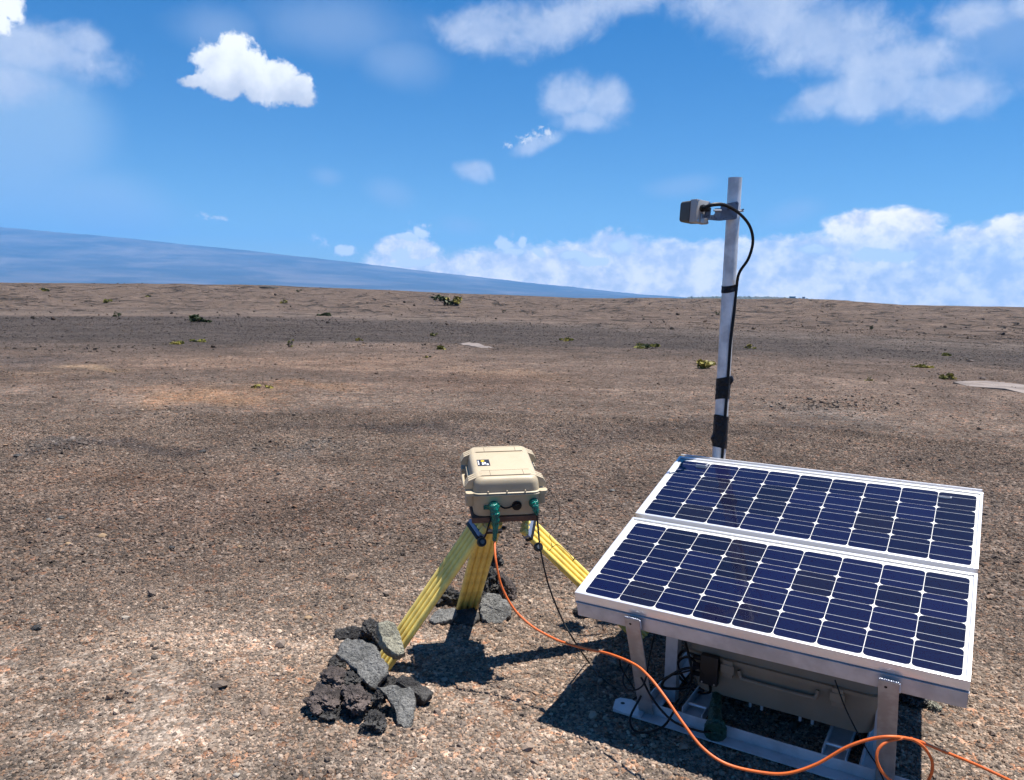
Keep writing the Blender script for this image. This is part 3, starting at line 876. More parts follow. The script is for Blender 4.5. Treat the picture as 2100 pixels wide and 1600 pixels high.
def solar_panel(M, label, seed):
    global proto_cell, proto_bus
    root = empty('solar_panel', M); tag(root, label, 'solar panel', 'solar panels on the stand')
    fw = .0105
    def frame(b):
        box(b, (0, 0, -.035), (W_, fw, .0), .0008); box(b, (0, D_ - fw, -.035), (W_, D_, .0), .0008)
        box(b, (0, fw + .0002, -.035), (fw, D_ - fw - .0002, -.0002), .0008); box(b, (W_ - fw, fw + .0002, -.035), (W_, D_ - fw - .0002, -.0002), .0008)
    part('frame', M_ALU_WHITE, root, frame)
    part('backsheet', M_BACKSHEET, root, lambda b: box(b, (fw - .001, fw - .001, -.0105), (W_ - fw + .001, D_ - fw + .001, -.0060)), 0)
    rnd = random.Random(seed)
    for i in range(9):
        for j in range(4):
            Mc = Matrix.Translation((PX0 + i*CPX, PY0 + j*CPY, 0))
            if proto_cell is None:
                def cell(b):
                    pts = octcell(CW, CH_, .0125); loft(b, [[(x, y, -.0059) for x, y in pts], [(x, y, -.0053) for x, y in pts]])
                proto_cell = part('cell', M_CELL, root, cell, 0, Mc)
            else: inst(proto_cell, 'cell', root, Mc)
    for j in range(4):
        for off in (.27, .75):
            Mc = Matrix.Translation((PX0 - .003, PY0 + j*CPY + CH_*off, 0))
            if proto_bus is None:
                proto_bus = part('busbar', M_BUS, root, lambda b: box(b, (0, -.0006, -.0052), (CPX*9 + .003, .0006, -.0049)), 0, Mc)
            else: inst(proto_bus, 'busbar', root, Mc)
    # printed ribbons in the side margins
    for (x0, segs) in ((W_ - .0185, ((.025, .19), (.275, .345), (.35, .43))), (.0150, ((.05, .12), (.16, .33), (.37, .50)))):
        for (a, e) in segs:
            bm = bmesh.new(); y_ = a
            while y_ < e:
                l_ = rnd.uniform(.004, .014); box(bm, (x0, y_, -.0059), (x0 + (.0055 if x0 > .5 else .0022), min(e, y_ + l_), -.0056)); y_ += l_ + .0015
            finish(bm, 'printed_ribbon', M_PRINT, root, 0)
    part('junction_box', M_CAP, root, lambda b: box(b, (.52, .40, -.032), (.66, .50, -.0110), .003))
    part('glass', M_GLASS, root, lambda b: (b.faces.new([b.verts.new(p) for p in ((fw, fw, -.0035), (W_ - fw, fw, -.0035), (W_ - fw, D_ - fw, -.0035), (fw, D_ - fw, -.0035))])), 0)
    return root


solar_panel(PANEL, 'front dark blue solar panel of the pair, lower and nearer, in a white frame', 1)
solar_panel(PANEL @ Matrix.Translation((0, D_ + GAP, .0038)), 'rear dark blue solar panel of the pair, higher and next to the metal pole', 2)

# ------------------------------------------------------------------ pole with tape
RP = .0297; PB = STAND @ Vector((.146, 1.160, 0)); PT_Z = CAM_H + .553
pole = empty('pole', Matrix.Translation(PB)); tag(pole, 'tall silver aluminium pole standing behind the solar panels', 'pole')
PLEAN = Vector((.004, 0, 1.0))
def pp(z, off=(0, 0)):
    return Vector((off[0] + PLEAN.x*z, off[1], z))
PTOP = at_dist(1510, 365, PB.y).z
def ptube(b):
    n = 28; Rg = []
    for (z, r) in ((0, RP), (PTOP, RP), (PTOP, RP - .004), (PTOP - .3, RP - .004)):
        c_ = pp(z); Rg.append([c_ + Vector((math.cos(6.2832*k_/n), math.sin(6.2832*k_/n), 0))*r for k_ in range(n)])
    loft(b, Rg)
part('tube', M_ALU_PIPE, pole, ptube)


def pz(v, u=1490):
    return at_dist(u, v, PB.y - RP).z


def tape(v0, v1, bulge=.0022, seed=0, lumps=()):
    rnd = random.Random(seed); z1, z0 = pz(v0), pz(v1); n, m = 36, max(6, int((z1 - z0)/.006)); Rg = []
    rows = [rnd.uniform(0, .0022) for _ in range(m + 1)]
    for i in range(m + 1):
        z = z0 + (z1 - z0)*i/m; ring = []
        for k_ in range(n):
            a = 2*math.pi*k_/n; tiltz = .008*math.sin(a + seed)
            rr_ = RP + bulge + rows[i]*.8 + .0012*mnoise.noise(Vector((math.cos(a)*3, math.sin(a)*3, z*30 + seed)))
            # the cable under the tape makes a ridge on the right-front side
            da = (a - cable_ang(z) + math.pi) % (2*math.pi) - math.pi; rr_ += .0085*math.exp(-(da/.30)**2)
            for (lz, la, lr, lw) in lumps:
                d_ = (a - la + math.pi) % (2*math.pi) - math.pi; rr_ += lr*math.exp(-(d_/.35)**2 - ((z - z0)/(z1 - z0) - lz)**2/lw)
            ring.append(pp(z + tiltz, (math.cos(a)*rr_, math.sin(a)*rr_)))
        Rg.append(ring)
    part('tape_wrap', M_TAPE, pole, lambda b: loft(b, Rg), 60)


CABLE_ANG = rad(-66)


def cable_ang(z):
    return rad(-66 - 14*min(1, max(0, (pz(700) - z)/(pz(700) - pz(935)))) + 34*min(1, max(0, (z - pz(700))/(pz(590) - pz(700)))))


tape(584, 598, .0015, 1)
tape(775, 800, .0025, 2, ((.7, rad(-20), .012, .12),)); tape(799, 821, .002, 3)
tape(855, 921, .0028, 4, ((.25, rad(185), .010, .01), (.5, rad(-60), .004, .3)))

# cable from the enclosure, looping out and down the pole
def ang(z, r=RP + .005):
    c_ = pp(z); a_ = cable_ang(z); return PB + c_ + Vector((math.cos(a_), math.sin(a_), 0))*r
yb = PB.y - .06
loop = [at_dist(1443, 427, yb - .075), at_dist(1462, 420, yb - .085), at_dist(1487, 421, yb - .07), at_dist(1515, 437, yb - .06), at_dist(1537, 463, yb - .05), at_dist(1544, 495, yb - .04),
        at_dist(1535, 530, yb - .03), at_dist(1516, 560, yb - .01)]
dn = [ang(pz(v)) for v in (590, 640, 700, 760, 820, 880, 935)] + [ang(.62)]
part('antenna_cable', M_BLACK, None, lambda b: tube(b, catmull(loop + dn, 8), [.0085]*12 + [.0085 - .0022*i/12 for i in range(12)] + [.0063]*(len(catmull(loop + dn, 8)) - 24), 10))
tag(bpy.data.objects['antenna_cable'], 'thick black cable looping from the grey enclosure down the metal pole', 'cable')

# ------------------------------------------------------------------ grey enclosure on a perforated bracket
def M_at(u, v, y, yaw, pitch=0, roll=0):
    M = Matrix.Rotation(yaw, 4, 'Z') @ Matrix.Rotation(pitch, 4, 'X') @ Matrix.Rotation(roll, 4, 'Y'); M.translation = at_dist(u, v, y); return M


yE = PB.y - .03
enc = empty('enclosure', M_at(1436, 434, yE - .05, rad(38), 0, rad(3))); tag(enc, 'grey plastic enclosure with a dark face, fixed to the side of the pole', 'enclosure')
# local: face with gland towards the viewer (-y), dark cover to the left (-x)
part('housing', M_BOXGREY, enc, lambda b: box(b, (-.040, -.012, -.050), (.046, .024, .048), .003))
part('cover', M_BOXDARK, enc, lambda b: rbox(b, [(0, .090, .092, .010), (.050, .086, .088, .010), (.056, .080, .082, .010)]), 35,
     Matrix.Translation((.002, .0245, -.001)) @ Matrix.Rotation(rad(-90), 4, 'X'))
for sx in (-.034, .040):
    for sz in (-.044, .042):
        part('screw', M_STEEL, enc, lambda b: cyl(b, (sx, -.0165, sz), (sx, -.0125, sz), .0038, 12))
part('gland', M_CAP, enc, lambda b: [cyl(b, (-.006, y0, .012), (-.006, y1, .012), r_, 12) for y0, y1, r_ in ((-.0235, -.0125, .0155), (-.036, -.024, .0125), (-.048, -.0362, .0105))])
part('mounting_strap', M_STEEL, enc, lambda b: (box(b, (-.012, -.0165, -.050), (.012, -.0128, -.012), .0008), box(b, (-.030, -.0165, -.049), (-.024, -.0128, -.036), .0005)))

br = empty('bracket', Matrix.Translation(PB + pp(at_dist(1500, 437, PB.y).z))); tag(br, 'perforated steel bracket clamping the grey enclosure to the pole', 'bracket')


def perforated(pts_px, holes_px, y, nrm, th, name):
    p0 = at_dist(*pts_px[0], y); n_ = Vector(nrm).normalized(); inv = br.matrix_world.inverted()
    P = [inv @ on_plane(u, v, p0, n_) for u, v in pts_px]
    ob = part(name, M_PLATE, br, lambda b: loft(b, [[p for p in P], [p + n_*th for p in P]]))
    for (u, v, r_) in holes_px:
        h_ = inv @ on_plane(u, v, p0, n_)
        part('bolt_hole', M_BLACK, ob, lambda b: cyl(b, h_ - n_*.0012, h_ - n_*.0004, r_, 10))


perforated([(1479, 420), (1512, 413), (1515, 417), (1511, 448), (1507, 450), (1474, 453), (1472, 450)],
           [(1510, 418, .0022), (1491, 422, .0018), (1484, 448, .0018), (1489, 446, .0018), (1502, 444, .0018)], PB.y - .043, (.12, 1, 0), .003, 'pole_plate')
perforated([(1473, 427), (1480, 428), (1475, 453), (1452, 451), (1452, 444), (1458, 441), (1464, 441), (1467, 437), (1466, 428)],
           [(1459, 447, .0022), (1465, 445, .0022), (1468, 448, .0022), (1468, 428.5, .0018)], PB.y - .050, (-.45, 1, 0), .003, 'arm_plate')
perforated([(1446, 427), (1458, 426), (1456, 448), (1444, 447)], [(1450, 433, .0022), (1454, 433, .0022), (1449, 444, .002), (1452, 442, .002)], PB.y - .090, (.9, 1, 0), .003, 'enclosure_plate')
inv = br.matrix_world.inverted()
zc = .0
def ubolt(b):
    z0_ = inv @ at_dist(1500, 431, PB.y); r_ = RP + .004
    arc = [Vector((math.cos(a)*r_, math.sin(a)*r_, z0_.z)) for a in np.linspace(0, math.pi, 16)]
    tube(b, [Vector((r_, -.035, z0_.z))] + arc + [Vector((-r_, -.11, z0_.z))], .0038, 8)
part('u_bolt', M_PLATE, br, ubolt)
part('bolt', M_STEEL, br, lambda b: cyl(b, inv @ at_dist(1464, 432, PB.y - .07), inv @ at_dist(1479, 432, PB.y - .05), .004, 10))
part('bolt', M_STEEL, br, lambda b: cyl(b, inv @ at_dist(1514, 433, PB.y - .035), inv @ at_dist(1524, 433, PB.y - .02), .004, 10))

# ------------------------------------------------------------------ tripod of yellow poles with a plywood board
CASE_M = Matrix.Rotation(.144, 4, 'Z') @ Matrix.Rotation(.189, 4, 'X') @ Matrix.Rotation(-.031, 4, 'Y'); KS = .957; CASE_M.translation = Vector((-.010*KS, 3.102*KS, CAM_H - .886*KS)); CASE_M = CASE_M @ Matrix.Scale(KS, 4)
CW0, CD0, CH0 = .272, .369, .168
tri = empty('tripod', Matrix.Translation((.0, 3.28, 0))); tag(tri, 'tripod with yellow fibreglass legs holding up the tan case', 'tripod')
TI = tri.matrix_world.inverted()
bdM = TI @ CASE_M
board = part('board', M_BOARD, tri, lambda b: box(b, (-.138, .004, -.0245), (.130, CD0 - .03, -.0012), .001), 35, bdM)
part('head_plate', M_CAP, tri, lambda b: rbox(b, [(-.050, .17, .17, .05, 0, .18), (-.0250, .19, .19, .06, 0, .18)]), 35, bdM)


def tripod_leg(top, foot, face):
    T, Fp = Vector(top), Vector(foot); d = (Fp - T).normalized(); tn = Vector((d.y, -d.x, 0)).normalized()
    if tn.x < 0: tn = -tn
    nr_ = tn.cross(d)
    if nr_.z < 0: nr_ = -nr_
    nr_ = nr_ + Vector((0, -1, .3))*face; nr_ = (nr_ - d*nr_.dot(d)).normalized(); tn = d.cross(nr_).normalized()
    if tn.x < 0: tn = -tn
    L = (Fp - T).length + .03
    M = frame_M(TI @ T, tn, zax=d)
    leg = part('leg', M_BLUEMETAL, tri, lambda b: (box(b, (-.053, -.0145, -.004), (.053, .0145, .012), .002)), 35, M)
    part('clamp', M_CAP, leg, lambda b: (box(b, (-.0555, -.0155, .0125), (.0555, .0155, .026), .002)), 35)
    part('knob', M_CAP, leg, lambda b: cyl(b, (.055, 0, .01), (.072, 0, .01), .008, 10))
    pt = None
    for i in range(4):
        xx = (i - 1.5)*.0268
        if pt is None: pt = part('tube', M_YELLOW, leg, lambda b: cyl(b, (0, 0, -.03), (0, 0, L), .0129, 18), 35, Matrix.Translation((xx, 0, 0)))
        else: inst(pt, 'tube', leg, Matrix.Translation((xx, 0, 0)))
    part('web', M_YELLOW, leg, lambda b: box(b, (-.039, -.0035, .038), (.039, .0035, L - .02)), 0)
    return T, Fp


FL_ = at_h(783, 1366, 0); FB_ = at_h(957, 1250, 0); FR_ = at_h(1318, 1306, 0)
tripod_leg(at_dist(979, 1082, 3.17*KS), FL_, 0.7)
tripod_leg(at_dist(1003, 1082, 3.36*KS), FB_, 0)
tripod_leg(at_dist(1083, 1080, 3.25*KS), FR_, 1.1)

# ------------------------------------------------------------------ tan equipment case on the tripod
case = empty('equipment_case', CASE_M); tag(case, 'tan hard plastic equipment case sitting on the yellow tripod', 'case')
CM = Matrix.Translation((0, CD0/2, 0))


def case_body(b):
    rbox(b, [(0, .245, CD0 - .030, .035), (.004, .258, CD0 - .018, .035), (.060, CW0 - .008, CD0 - .006, .032), (.094, CW0 - .002, CD0, .030), (.0945, CW0 - .006, CD0 - .006, .028)], 6)


part('body', M_TAN, case, case_body, 40, CM)
def lip(b):
    for (z0, z1, e) in ((.0950, .1010, .016), (.1025, .1085, .013)):
        rbox(b, [(z0, CW0 + e - .004, CD0 + e - .004, .034), (z0 + .0015, CW0 + e, CD0 + e, .036), (z1 - .0015, CW0 + e, CD0 + e, .036), (z1, CW0 + e - .004, CD0 + e - .004, .034)], 6)
part('rim', M_TAN, case, lip, 40, CM)
part('lid', M_TAN, case, lambda b: rbox(b, [(.109, CW0 - .004, CD0 - .004, .030), (.140, CW0 - .010, CD0 - .010, .034), (.154, CW0 - .018, CD0 - .018, .036), (.163, CW0 - .032, CD0 - .032, .036), (.1665, CW0 - .052, CD0 - .052, .032)], 7), 50, CM)
# two raised bands over the lid, running on into the latch and hinge towers
for yb_ in (.058, .305):
    def band(b):
        hw = .024
        for (o, z, wr) in ((0, .1685, 0),):
            P_ = [(-.136, .128), (-.128, .150), (-.112, .1635), (-.098, .1692), (.098, .1692), (.112, .1635), (.128, .150), (.136, .128)]
            loft(b, [[(x, y, z) for x, z in P_] for y in (yb_ - hw, yb_ + hw)])
    bd = part('lid_band', M_TAN, case, band, 25)
    for sgn in (-1, 1):
        def tower(b):
            for q in range(3):
                y0 = yb_ - .024 + q*.0175
                P_ = [(sgn*.110, .1655), (sgn*.150, .148), (sgn*.163, .126), (sgn*.163, .112), (sgn*.128, .112)]
                loft(b, [[(x, y, z) for x, z in P_] for y in (y0, y0 + .0125)])
            P_ = [(sgn*.110, .160), (sgn*.146, .144), (sgn*.158, .124), (sgn*.158, .112), (sgn*.128, .112)]
            loft(b, [[(x, y, z) for x, z in P_] for y in (yb_ - .0238, yb_ + .0238)])
            box(b, (min(sgn*.128, sgn*.160), yb_ - .024, .036), (max(sgn*.128, sgn*.160), yb_ + .024, .093), .003)
        part('latch' if sgn < 0 else 'hinge', M_TAN, case, tower, 25)
    # thin grooves where the band is let into the lid
    part('groove', pmat('tan_groove', (.13, .10, .07), .7), bd, lambda b: [box(b, (x0, y0, .1693), (x1, y1, .1696)) for x0, x1, y0, y1 in
         ((-.098, .098, yb_ - .0255, yb_ - .0235), (-.098, .098, yb_ + .0232, yb_ + .0252), (-.063, -.061, yb_ - .022, yb_ + .022), (.070, .072, yb_ - .022, yb_ + .022))], 0)
# carrying handle on the left side
def handle(b):
    tube(b, catmull([(-.138, .125, .078), (-.154, .127, .080), (-.158, .142, .081), (-.158, .228, .081), (-.154, .243, .080), (-.138, .245, .078)], 6), .006, 10)
part('handle', M_TAN, case, handle)
part('handle_pocket', M_CAP, case, lambda b: box(b, (-.139, .115, .048), (-.1365, .255, .092)), 0)
# ears with padlock holes and lip notches at the front
for x0 in (-.158, .135):
    part('padlock_ear', M_TAN, case, lambda b: rbox(b, [(.0952, .034, .034, .012, x0 + .012, .016), (.1083, .034, .034, .012, x0 + .012, .016)]))
part('lip_rib', M_TAN, case, lambda b: [box(b, (x0, -.0085, .1092), (x0 + .005, -.0015, .1175), .001) for x0 in (-.078, -.003, .070)])
# maker's label on the lid (too small to read in the photograph)
lab = part('label', M_LABEL, case, lambda b: box(b, (-.103, .135, .1666), (-.052, .200, .1674)), 0)
part('label_print', M_LABEL_Y, lab, lambda b: (box(b, (-.087, .180, .16745), (-.072, .186, .1677)), box(b, (-.086, .187, .16745), (-.074, .192, .1677)), box(b, (-.084, .172, .16745), (-.078, .178, .1677))), 0)
part('label_print', M_LABEL_W, lab, lambda b: (box(b, (-.100, .146, .16745), (-.096, .188, .1677)), box(b, (-.084, .146, .16745), (-.078, .168, .1677)), box(b, (-.076, .150, .16745), (-.068, .169, .1677)),
                                              box(b, (-.066, .142, .16745), (-.058, .156, .1677))), 0)
CI = CASE_M.inverted(); FN = (CASE_M.to_3x3() @ Vector((0, -1, 0))).normalized(); FP = CASE_M @ Vector((0, .004, .05))


def onface(u, v, out=0.0):
    return on_plane(u, v, FP + FN*out, FN)


def C(p): return CI @ p


# ports
pL, pC, pR = onface(1012, 1036), onface(1059.5, 1036), onface(1094, 1030)
for nm, p_, mm, r_ in (('port', pL, M_GREEN, .020), ('port', pR, M_GREEN, .020)):
    q = C(p_)
    part('port', mm, case, lambda b: (cyl(b, q + Vector((0, .004, 0)), q + Vector((0, -.010, 0)), r_, 18), cyl(b, q + Vector((0, -.0102, 0)), q + Vector((0, -.024, 0)), r_*.85, 18, r2=r_*.7)))
q = C(pL); part('tape_strip', M_GREEN, case, lambda b: box(b, (q.x - .040, -.0022, q.z - .016), (q.x - .014, .0008, q.z + .002)), 0, Matrix.Rotation(0, 4, 'X'))
q = C(pC); cp = part('port_cap', M_BLACK, case, lambda b: (cyl(b, q + Vector((0, .004, 0)), q + Vector((0, -.008, 0)), .0195, 20), cyl(b, q + Vector((0, -.0082, 0)), q + Vector((0, -.020, 0)), .0135, 20)))
part('cap_strap', M_BLACK, case, lambda b: tube(b, catmull([C(onface(1026, 1037, .012)), C(onface(1034, 1042, .016)), C(onface(1044, 1041, .014)), C(onface(1052, 1037, .008))], 8), .0035, 8))
# dangling caps on their straps
for (su, sv, mu, mv, cu, cv) in ((1009, 1056, 1002, 1078, 988, 1112), (1101, 1056, 1104, 1085, 1104, 1122)):
    a_, m_, c_ = C(onface(su, sv, .012)), C(onface(mu, mv, .03)), C(onface(cu, cv, .035))
    st = part('cap_strap', M_BLACK, case, lambda b: tube(b, catmull([a_, m_, (m_ + c_*2)/3 + Vector((.004, 0, 0)), c_ + Vector((.001, 0, .014))], 8), .0034, 8))
    fx = (CI.to_3x3() @ (CPOS - CASE_M @ c_)).normalized(); fx = (fx + Vector((.25, 0, .1))).normalized()
    dc = part('dust_cap', M_CAP, case, lambda b: (cyl(b, c_ - fx*.008, c_ + fx*.006, .0185, 22), tube(b, [c_ + fx*.006, c_ + fx*.012], [.0185, .0165], 22)))
    part('cap_bore', M_BLACK, dc, lambda b: cyl(b, c_ + fx*.0122, c_ + fx*.0128, .0135, 20), 35)
    part('cap_core', M_CAP_IN, dc, lambda b: cyl(b, c_ + fx*.0129, c_ + fx*.0145, .0085, 18), 35)

# ------------------------------------------------------------------ cables
rnd = random.Random(4)
gp_ = catmull([onface(1013, 1034, .020), onface(1014, 1045, .034), onface(1016, 1062, .040), onface(1016, 1085, .042), onface(1014, 1109, .042)], 10)
part('taped_plug', M_GREEN, None, lambda b: tube(b, gp_, [(.0165*(1 - i/len(gp_)) + .0068)*(1 + .09*rnd.uniform(-1, 1)) for i in range(len(gp_))], 12))
tag(bpy.data.objects['taped_plug'], 'long tapering plug wrapped in shiny green tape on the left port of the tan case', 'plug', 'green taped plugs')
gq = catmull([onface(1095, 1030, .020), onface(1097, 1038, .032), onface(1100, 1050, .036), onface(1101, 1056, .036)], 8)
part('taped_plug', M_GREEN, None, lambda b: tube(b, gq, [(.0150*(1 - i/len(gq)) + .0050)*(1 + .1*rnd.uniform(-1, 1)) for i in range(len(gq))], 12))
tag(bpy.data.objects['taped_plug.001'], 'short plug wrapped in green tape on the right port of the tan case', 'plug', 'green taped plugs')

s0 = onface(1014, 1107, .042)
og = [s0, at_dist(1017, 1150, 2.885), at_dist(1029, 1203, 2.87), at_dist(1055, 1250, 2.85), at_dist(1092, 1285, 2.81), at_dist(1135, 1309, 2.76), at_dist(1160, 1319, 2.725), at_dist(1200, 1330, 2.65),
      at_dist(1252, 1342, 2.55), at_dist(1302, 1363, 2.47), at_dist(1332, 1389, 2.41), at_dist(1362, 1427, 2.35), at_dist(1400, 1482, 2.29), at_dist(1440, 1533, 2.24), at_dist(1490, 1567, 2.20),
      at_dist(1560, 1584, 2.16), at_dist(1615, 1586, 2.13), at_dist(1675, 1567, 2.11), at_dist(1735, 1533, 2.09), at_dist(1785, 1516, 2.07), at_dist(1830, 1511, 2.05), at_dist(1880, 1519, 2.07),
      at_dist(1935, 1541, 2.11), at_dist(2010, 1572, 2.14), at_dist(2120, 1624, 2.12)]
og2 = [at_dist(1868, 1514, 2.065), at_dist(1893, 1531, 2.07), at_dist(1911, 1560, 2.08), at_dist(1909, 1590, 2.09), at_dist(1890, 1614, 2.10), at_dist(1850, 1616, 2.08), at_dist(1815, 1590, 2.05), at_dist(1799, 1562, 2.04),
       at_dist(1801, 1538, 2.045), at_dist(1820, 1521, 2.05), at_dist(1850, 1514, 2.052)]
part('orange_cable', M_ORANGE, None, lambda b: (tube(b, catmull(og, 10), .0044, 10), tube(b, catmull(og2, 10), .0043, 10)))
tag(bpy.data.objects['orange_cable'], 'long orange cable running from the tan case across the front of the panel stand', 'cable')
bk = [onface(1101, 1055, .036), onface(1103, 1080, .045), at_dist(1109, 1130, 2.90), at_dist(1125, 1200, 2.88), at_dist(1152, 1268, 2.87), at_dist(1180, 1318, 2.85), at_h(1206, 1356, .01), at_h(1228, 1385, .008),
      at_h(1262, 1412, .008)]
part('power_cable', M_BLACK, None, lambda b: tube(b, catmull(bk, 10), .0032, 8))
tag(bpy.data.objects['power_cable'], 'thin black cable dropping straight from the right port of the tan case to the gravel', 'cable')
wr = [at_dist(1124, 1003, 2.928), at_dist(1138, 1022, 2.919), at_dist(1147, 1042, 2.919), at_dist(1147, 1065, 2.928), at_dist(1139, 1083, 2.938), at_dist(1128, 1096, 2.957), at_dist(1130, 1110, 2.976), at_dist(1133, 1121, 2.995),
      at_dist(1143, 1117, 2.967), at_dist(1155, 1125, 2.976), at_dist(1168, 1137, 2.995), at_dist(1177, 1147, 3.015), at_dist(1195, 1146, 3.062), at_dist(1215, 1143, 3.110), at_dist(1232, 1135, 3.139), at_dist(1252, 1124, 3.158), at_dist(1300, 1122, 3.158)]
part('thin_wire', M_BLACK, None, lambda b: (tube(b, catmull(wr, 8), .0011, 6), tube(b, catmull([at_dist(1133, 1121, 2.986), at_dist(1127, 1129, 2.986), at_dist(1121, 1127, 2.986)], 6), .0011, 6),
                                           tube(b, [at_dist(1180, 1143, 2.995), at_dist(1174, 1151, 3.005)], .002, 6)))
tag(bpy.data.objects['thin_wire'], 'hair thin black wire from the case lid past the right yellow leg to the panel', 'wire')

# ------------------------------------------------------------------ things under the panels
big = empty('battery_case', STAND @ Matrix.Translation((.645, .50, .098)) @ Matrix.Rotation(rad(4), 4, 'X'))
tag(big, 'large tan battery case lying on the stand channels under the solar panels', 'case')
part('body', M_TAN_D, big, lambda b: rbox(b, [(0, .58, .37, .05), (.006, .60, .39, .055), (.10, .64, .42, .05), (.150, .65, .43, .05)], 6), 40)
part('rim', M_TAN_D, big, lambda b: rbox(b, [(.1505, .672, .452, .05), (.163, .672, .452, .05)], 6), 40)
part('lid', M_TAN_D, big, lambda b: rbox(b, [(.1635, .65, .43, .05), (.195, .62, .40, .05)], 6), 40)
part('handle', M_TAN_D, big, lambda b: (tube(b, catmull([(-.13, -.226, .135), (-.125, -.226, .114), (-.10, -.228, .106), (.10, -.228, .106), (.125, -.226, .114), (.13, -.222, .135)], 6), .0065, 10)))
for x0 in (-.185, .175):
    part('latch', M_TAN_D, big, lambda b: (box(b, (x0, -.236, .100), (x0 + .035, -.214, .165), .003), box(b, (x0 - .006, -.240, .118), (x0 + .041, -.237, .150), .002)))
for x0 in (-.10, -.06, .07, .11):
    part('foot_peg', M_ALU, big, lambda b: cyl(b, (x0, -.17, -.024), (x0, -.17, -.001), .005, 10))
ctl = empty('charge_controller', STAND @ Matrix.Translation((.415, .272, .190))); tag(ctl, 'black connector box screwed to the left end of the battery case', 'electrical box')
part('housing', M_CAP, ctl, lambda b: box(b, (-.032, -.030, -.045), (.032, .0, .060), .004))
part('screw', M_STEEL, ctl, lambda b: [cyl(b, (x0, -.0325, -.038), (x0, -.0305, -.038), .0028, 8) for x0 in (-.022, .022)])
part('inlet', M_BLACK, ctl, lambda b: [cyl(b, (-.0325, -.015, z0), (-.060, -.015, z0), .009, 10) for z0 in (-.02, .012, .04)])
gplug = STAND @ Matrix.Translation((.46, .20, .06))
gpl = catmull([STAND @ Vector(p) for p in ((.425, .34, .085), (.440, .27, .078), (.455, .21, .066), (.475, .15, .058), (.485, .115, .050))], 8)
part('taped_splice', pmat('dark_green_tape', (.004, .05, .035), .35, bump=(70, 1.0, .012)), None, lambda b: tube(b, gpl, [(.016 + .011*(i/len(gpl)) + (.010 if i > len(gpl)*.72 else 0))*(1 + .1*rnd.uniform(-1, 1)) for i in range(len(gpl))], 12))
tag(bpy.data.objects['taped_splice'], 'dark green taped cable splice lying across the base rail under the panel', 'cable splice')
# black leads hanging and coiled beside the left legs
def S(*p): return STAND @ Vector(p)
leads = [
    ('lead_cable', [S(.39, .25, .20), S(.33, .22, .19), S(.27, .20, .14), S(.26, .24, .09), S(.33, .28, .10), S(.36, .22, .20), S(.30, .30, .30), S(.30, .35, .42)], .005, 'black lead looping from the connector box up behind the left front leg'),
    ('lead_cable', [S(.20, .10, .27), S(.185, .02, .205), S(.215, .0, .175), S(.26, .02, .20), S(.25, .10, .28), S(.24, .2, .38)], .0028, 'thin black lead tied round the left front leg of the stand'),
    ('lead_cable', [S(.215, .12, .10), S(.205, .05, .045), S(.245, .02, .022), S(.31, .08, .030), S(.33, .17, .07), S(.37, .22, .14)], .004, 'black lead drooping under the left front leg onto the base rail'),
    ('lead_cable', [S(.235, .06, .20), S(.30, .02, .15), S(.37, .02, .10), S(.44, .06, .07), S(.475, .10, .055)], .004, 'black lead running beside the orange cable to the green splice'),
    ('lead_cable', [S(.37, .25, .235), S(.30, .30, .22), S(.27, .33, .12), S(.33, .36, .05), S(.40, .32, .08), S(.41, .25, .16), S(.34, .26, .22), S(.28, .31, .16), S(.30, .36, .08), S(.37, .36, .06)], .005, 'coil of black cable in front of the battery case'),
    ('lead_cable', [S(.145, .24, .05), S(.10, .20, .15), S(.13, .15, .23), S(.20, .13, .235)], .0030, 'grey wire hoop standing left of the left front leg'),
    ('lead_cable', [S(.83, .23, .285), S(.88, .16, .225), S(.95, .08, .165), S(.985, .055, .135), S(1.02, .01, .10), S(1.05, -.06, .10)], .0022, 'thin black lead running from the battery case latch to the right leg'),
    ('lead_cable', [S(.14, .24, .012), S(.25, .25, .12), S(.31, .24, .16), S(.37, .25, .19)], .003, 'straight black lead crossing behind the left legs'),
]
for nm, pts, r_, lb in leads:
    o_ = part(nm, M_BLACK, None, lambda b: tube(b, catmull(pts, 8), r_, 8)); tag(o_, lb, 'cable', 'black leads under the panels')
rag = part('knotted_string', pmat('cotton', (.6, .58, .52), .9), None, lambda b: tube(b, catmull([S(1.0, .03, .06), S(1.03, .0, .055), S(1.06, -.01, .05), S(1.10, -.02, .045), S(1.12, -.01, .03)], 8), .0035, 6))
tag(rag, 'bit of frayed white string beside the right front leg', 'string')


# ------------------------------------------------------------------ lava rocks
def rough(bm, amp, scale, seed, oct_=4):
    off = Vector((seed*7.3, seed*1.9, seed*4.1))
    bm.normal_update()
    for v in bm.verts:
        n_ = 0; a = 1; f_ = scale
        for _ in range(oct_): n_ += a*mnoise.noise(v.co*f_ + off); a *= .55; f_ *= 2.1
        v.co += v.normal*amp*n_


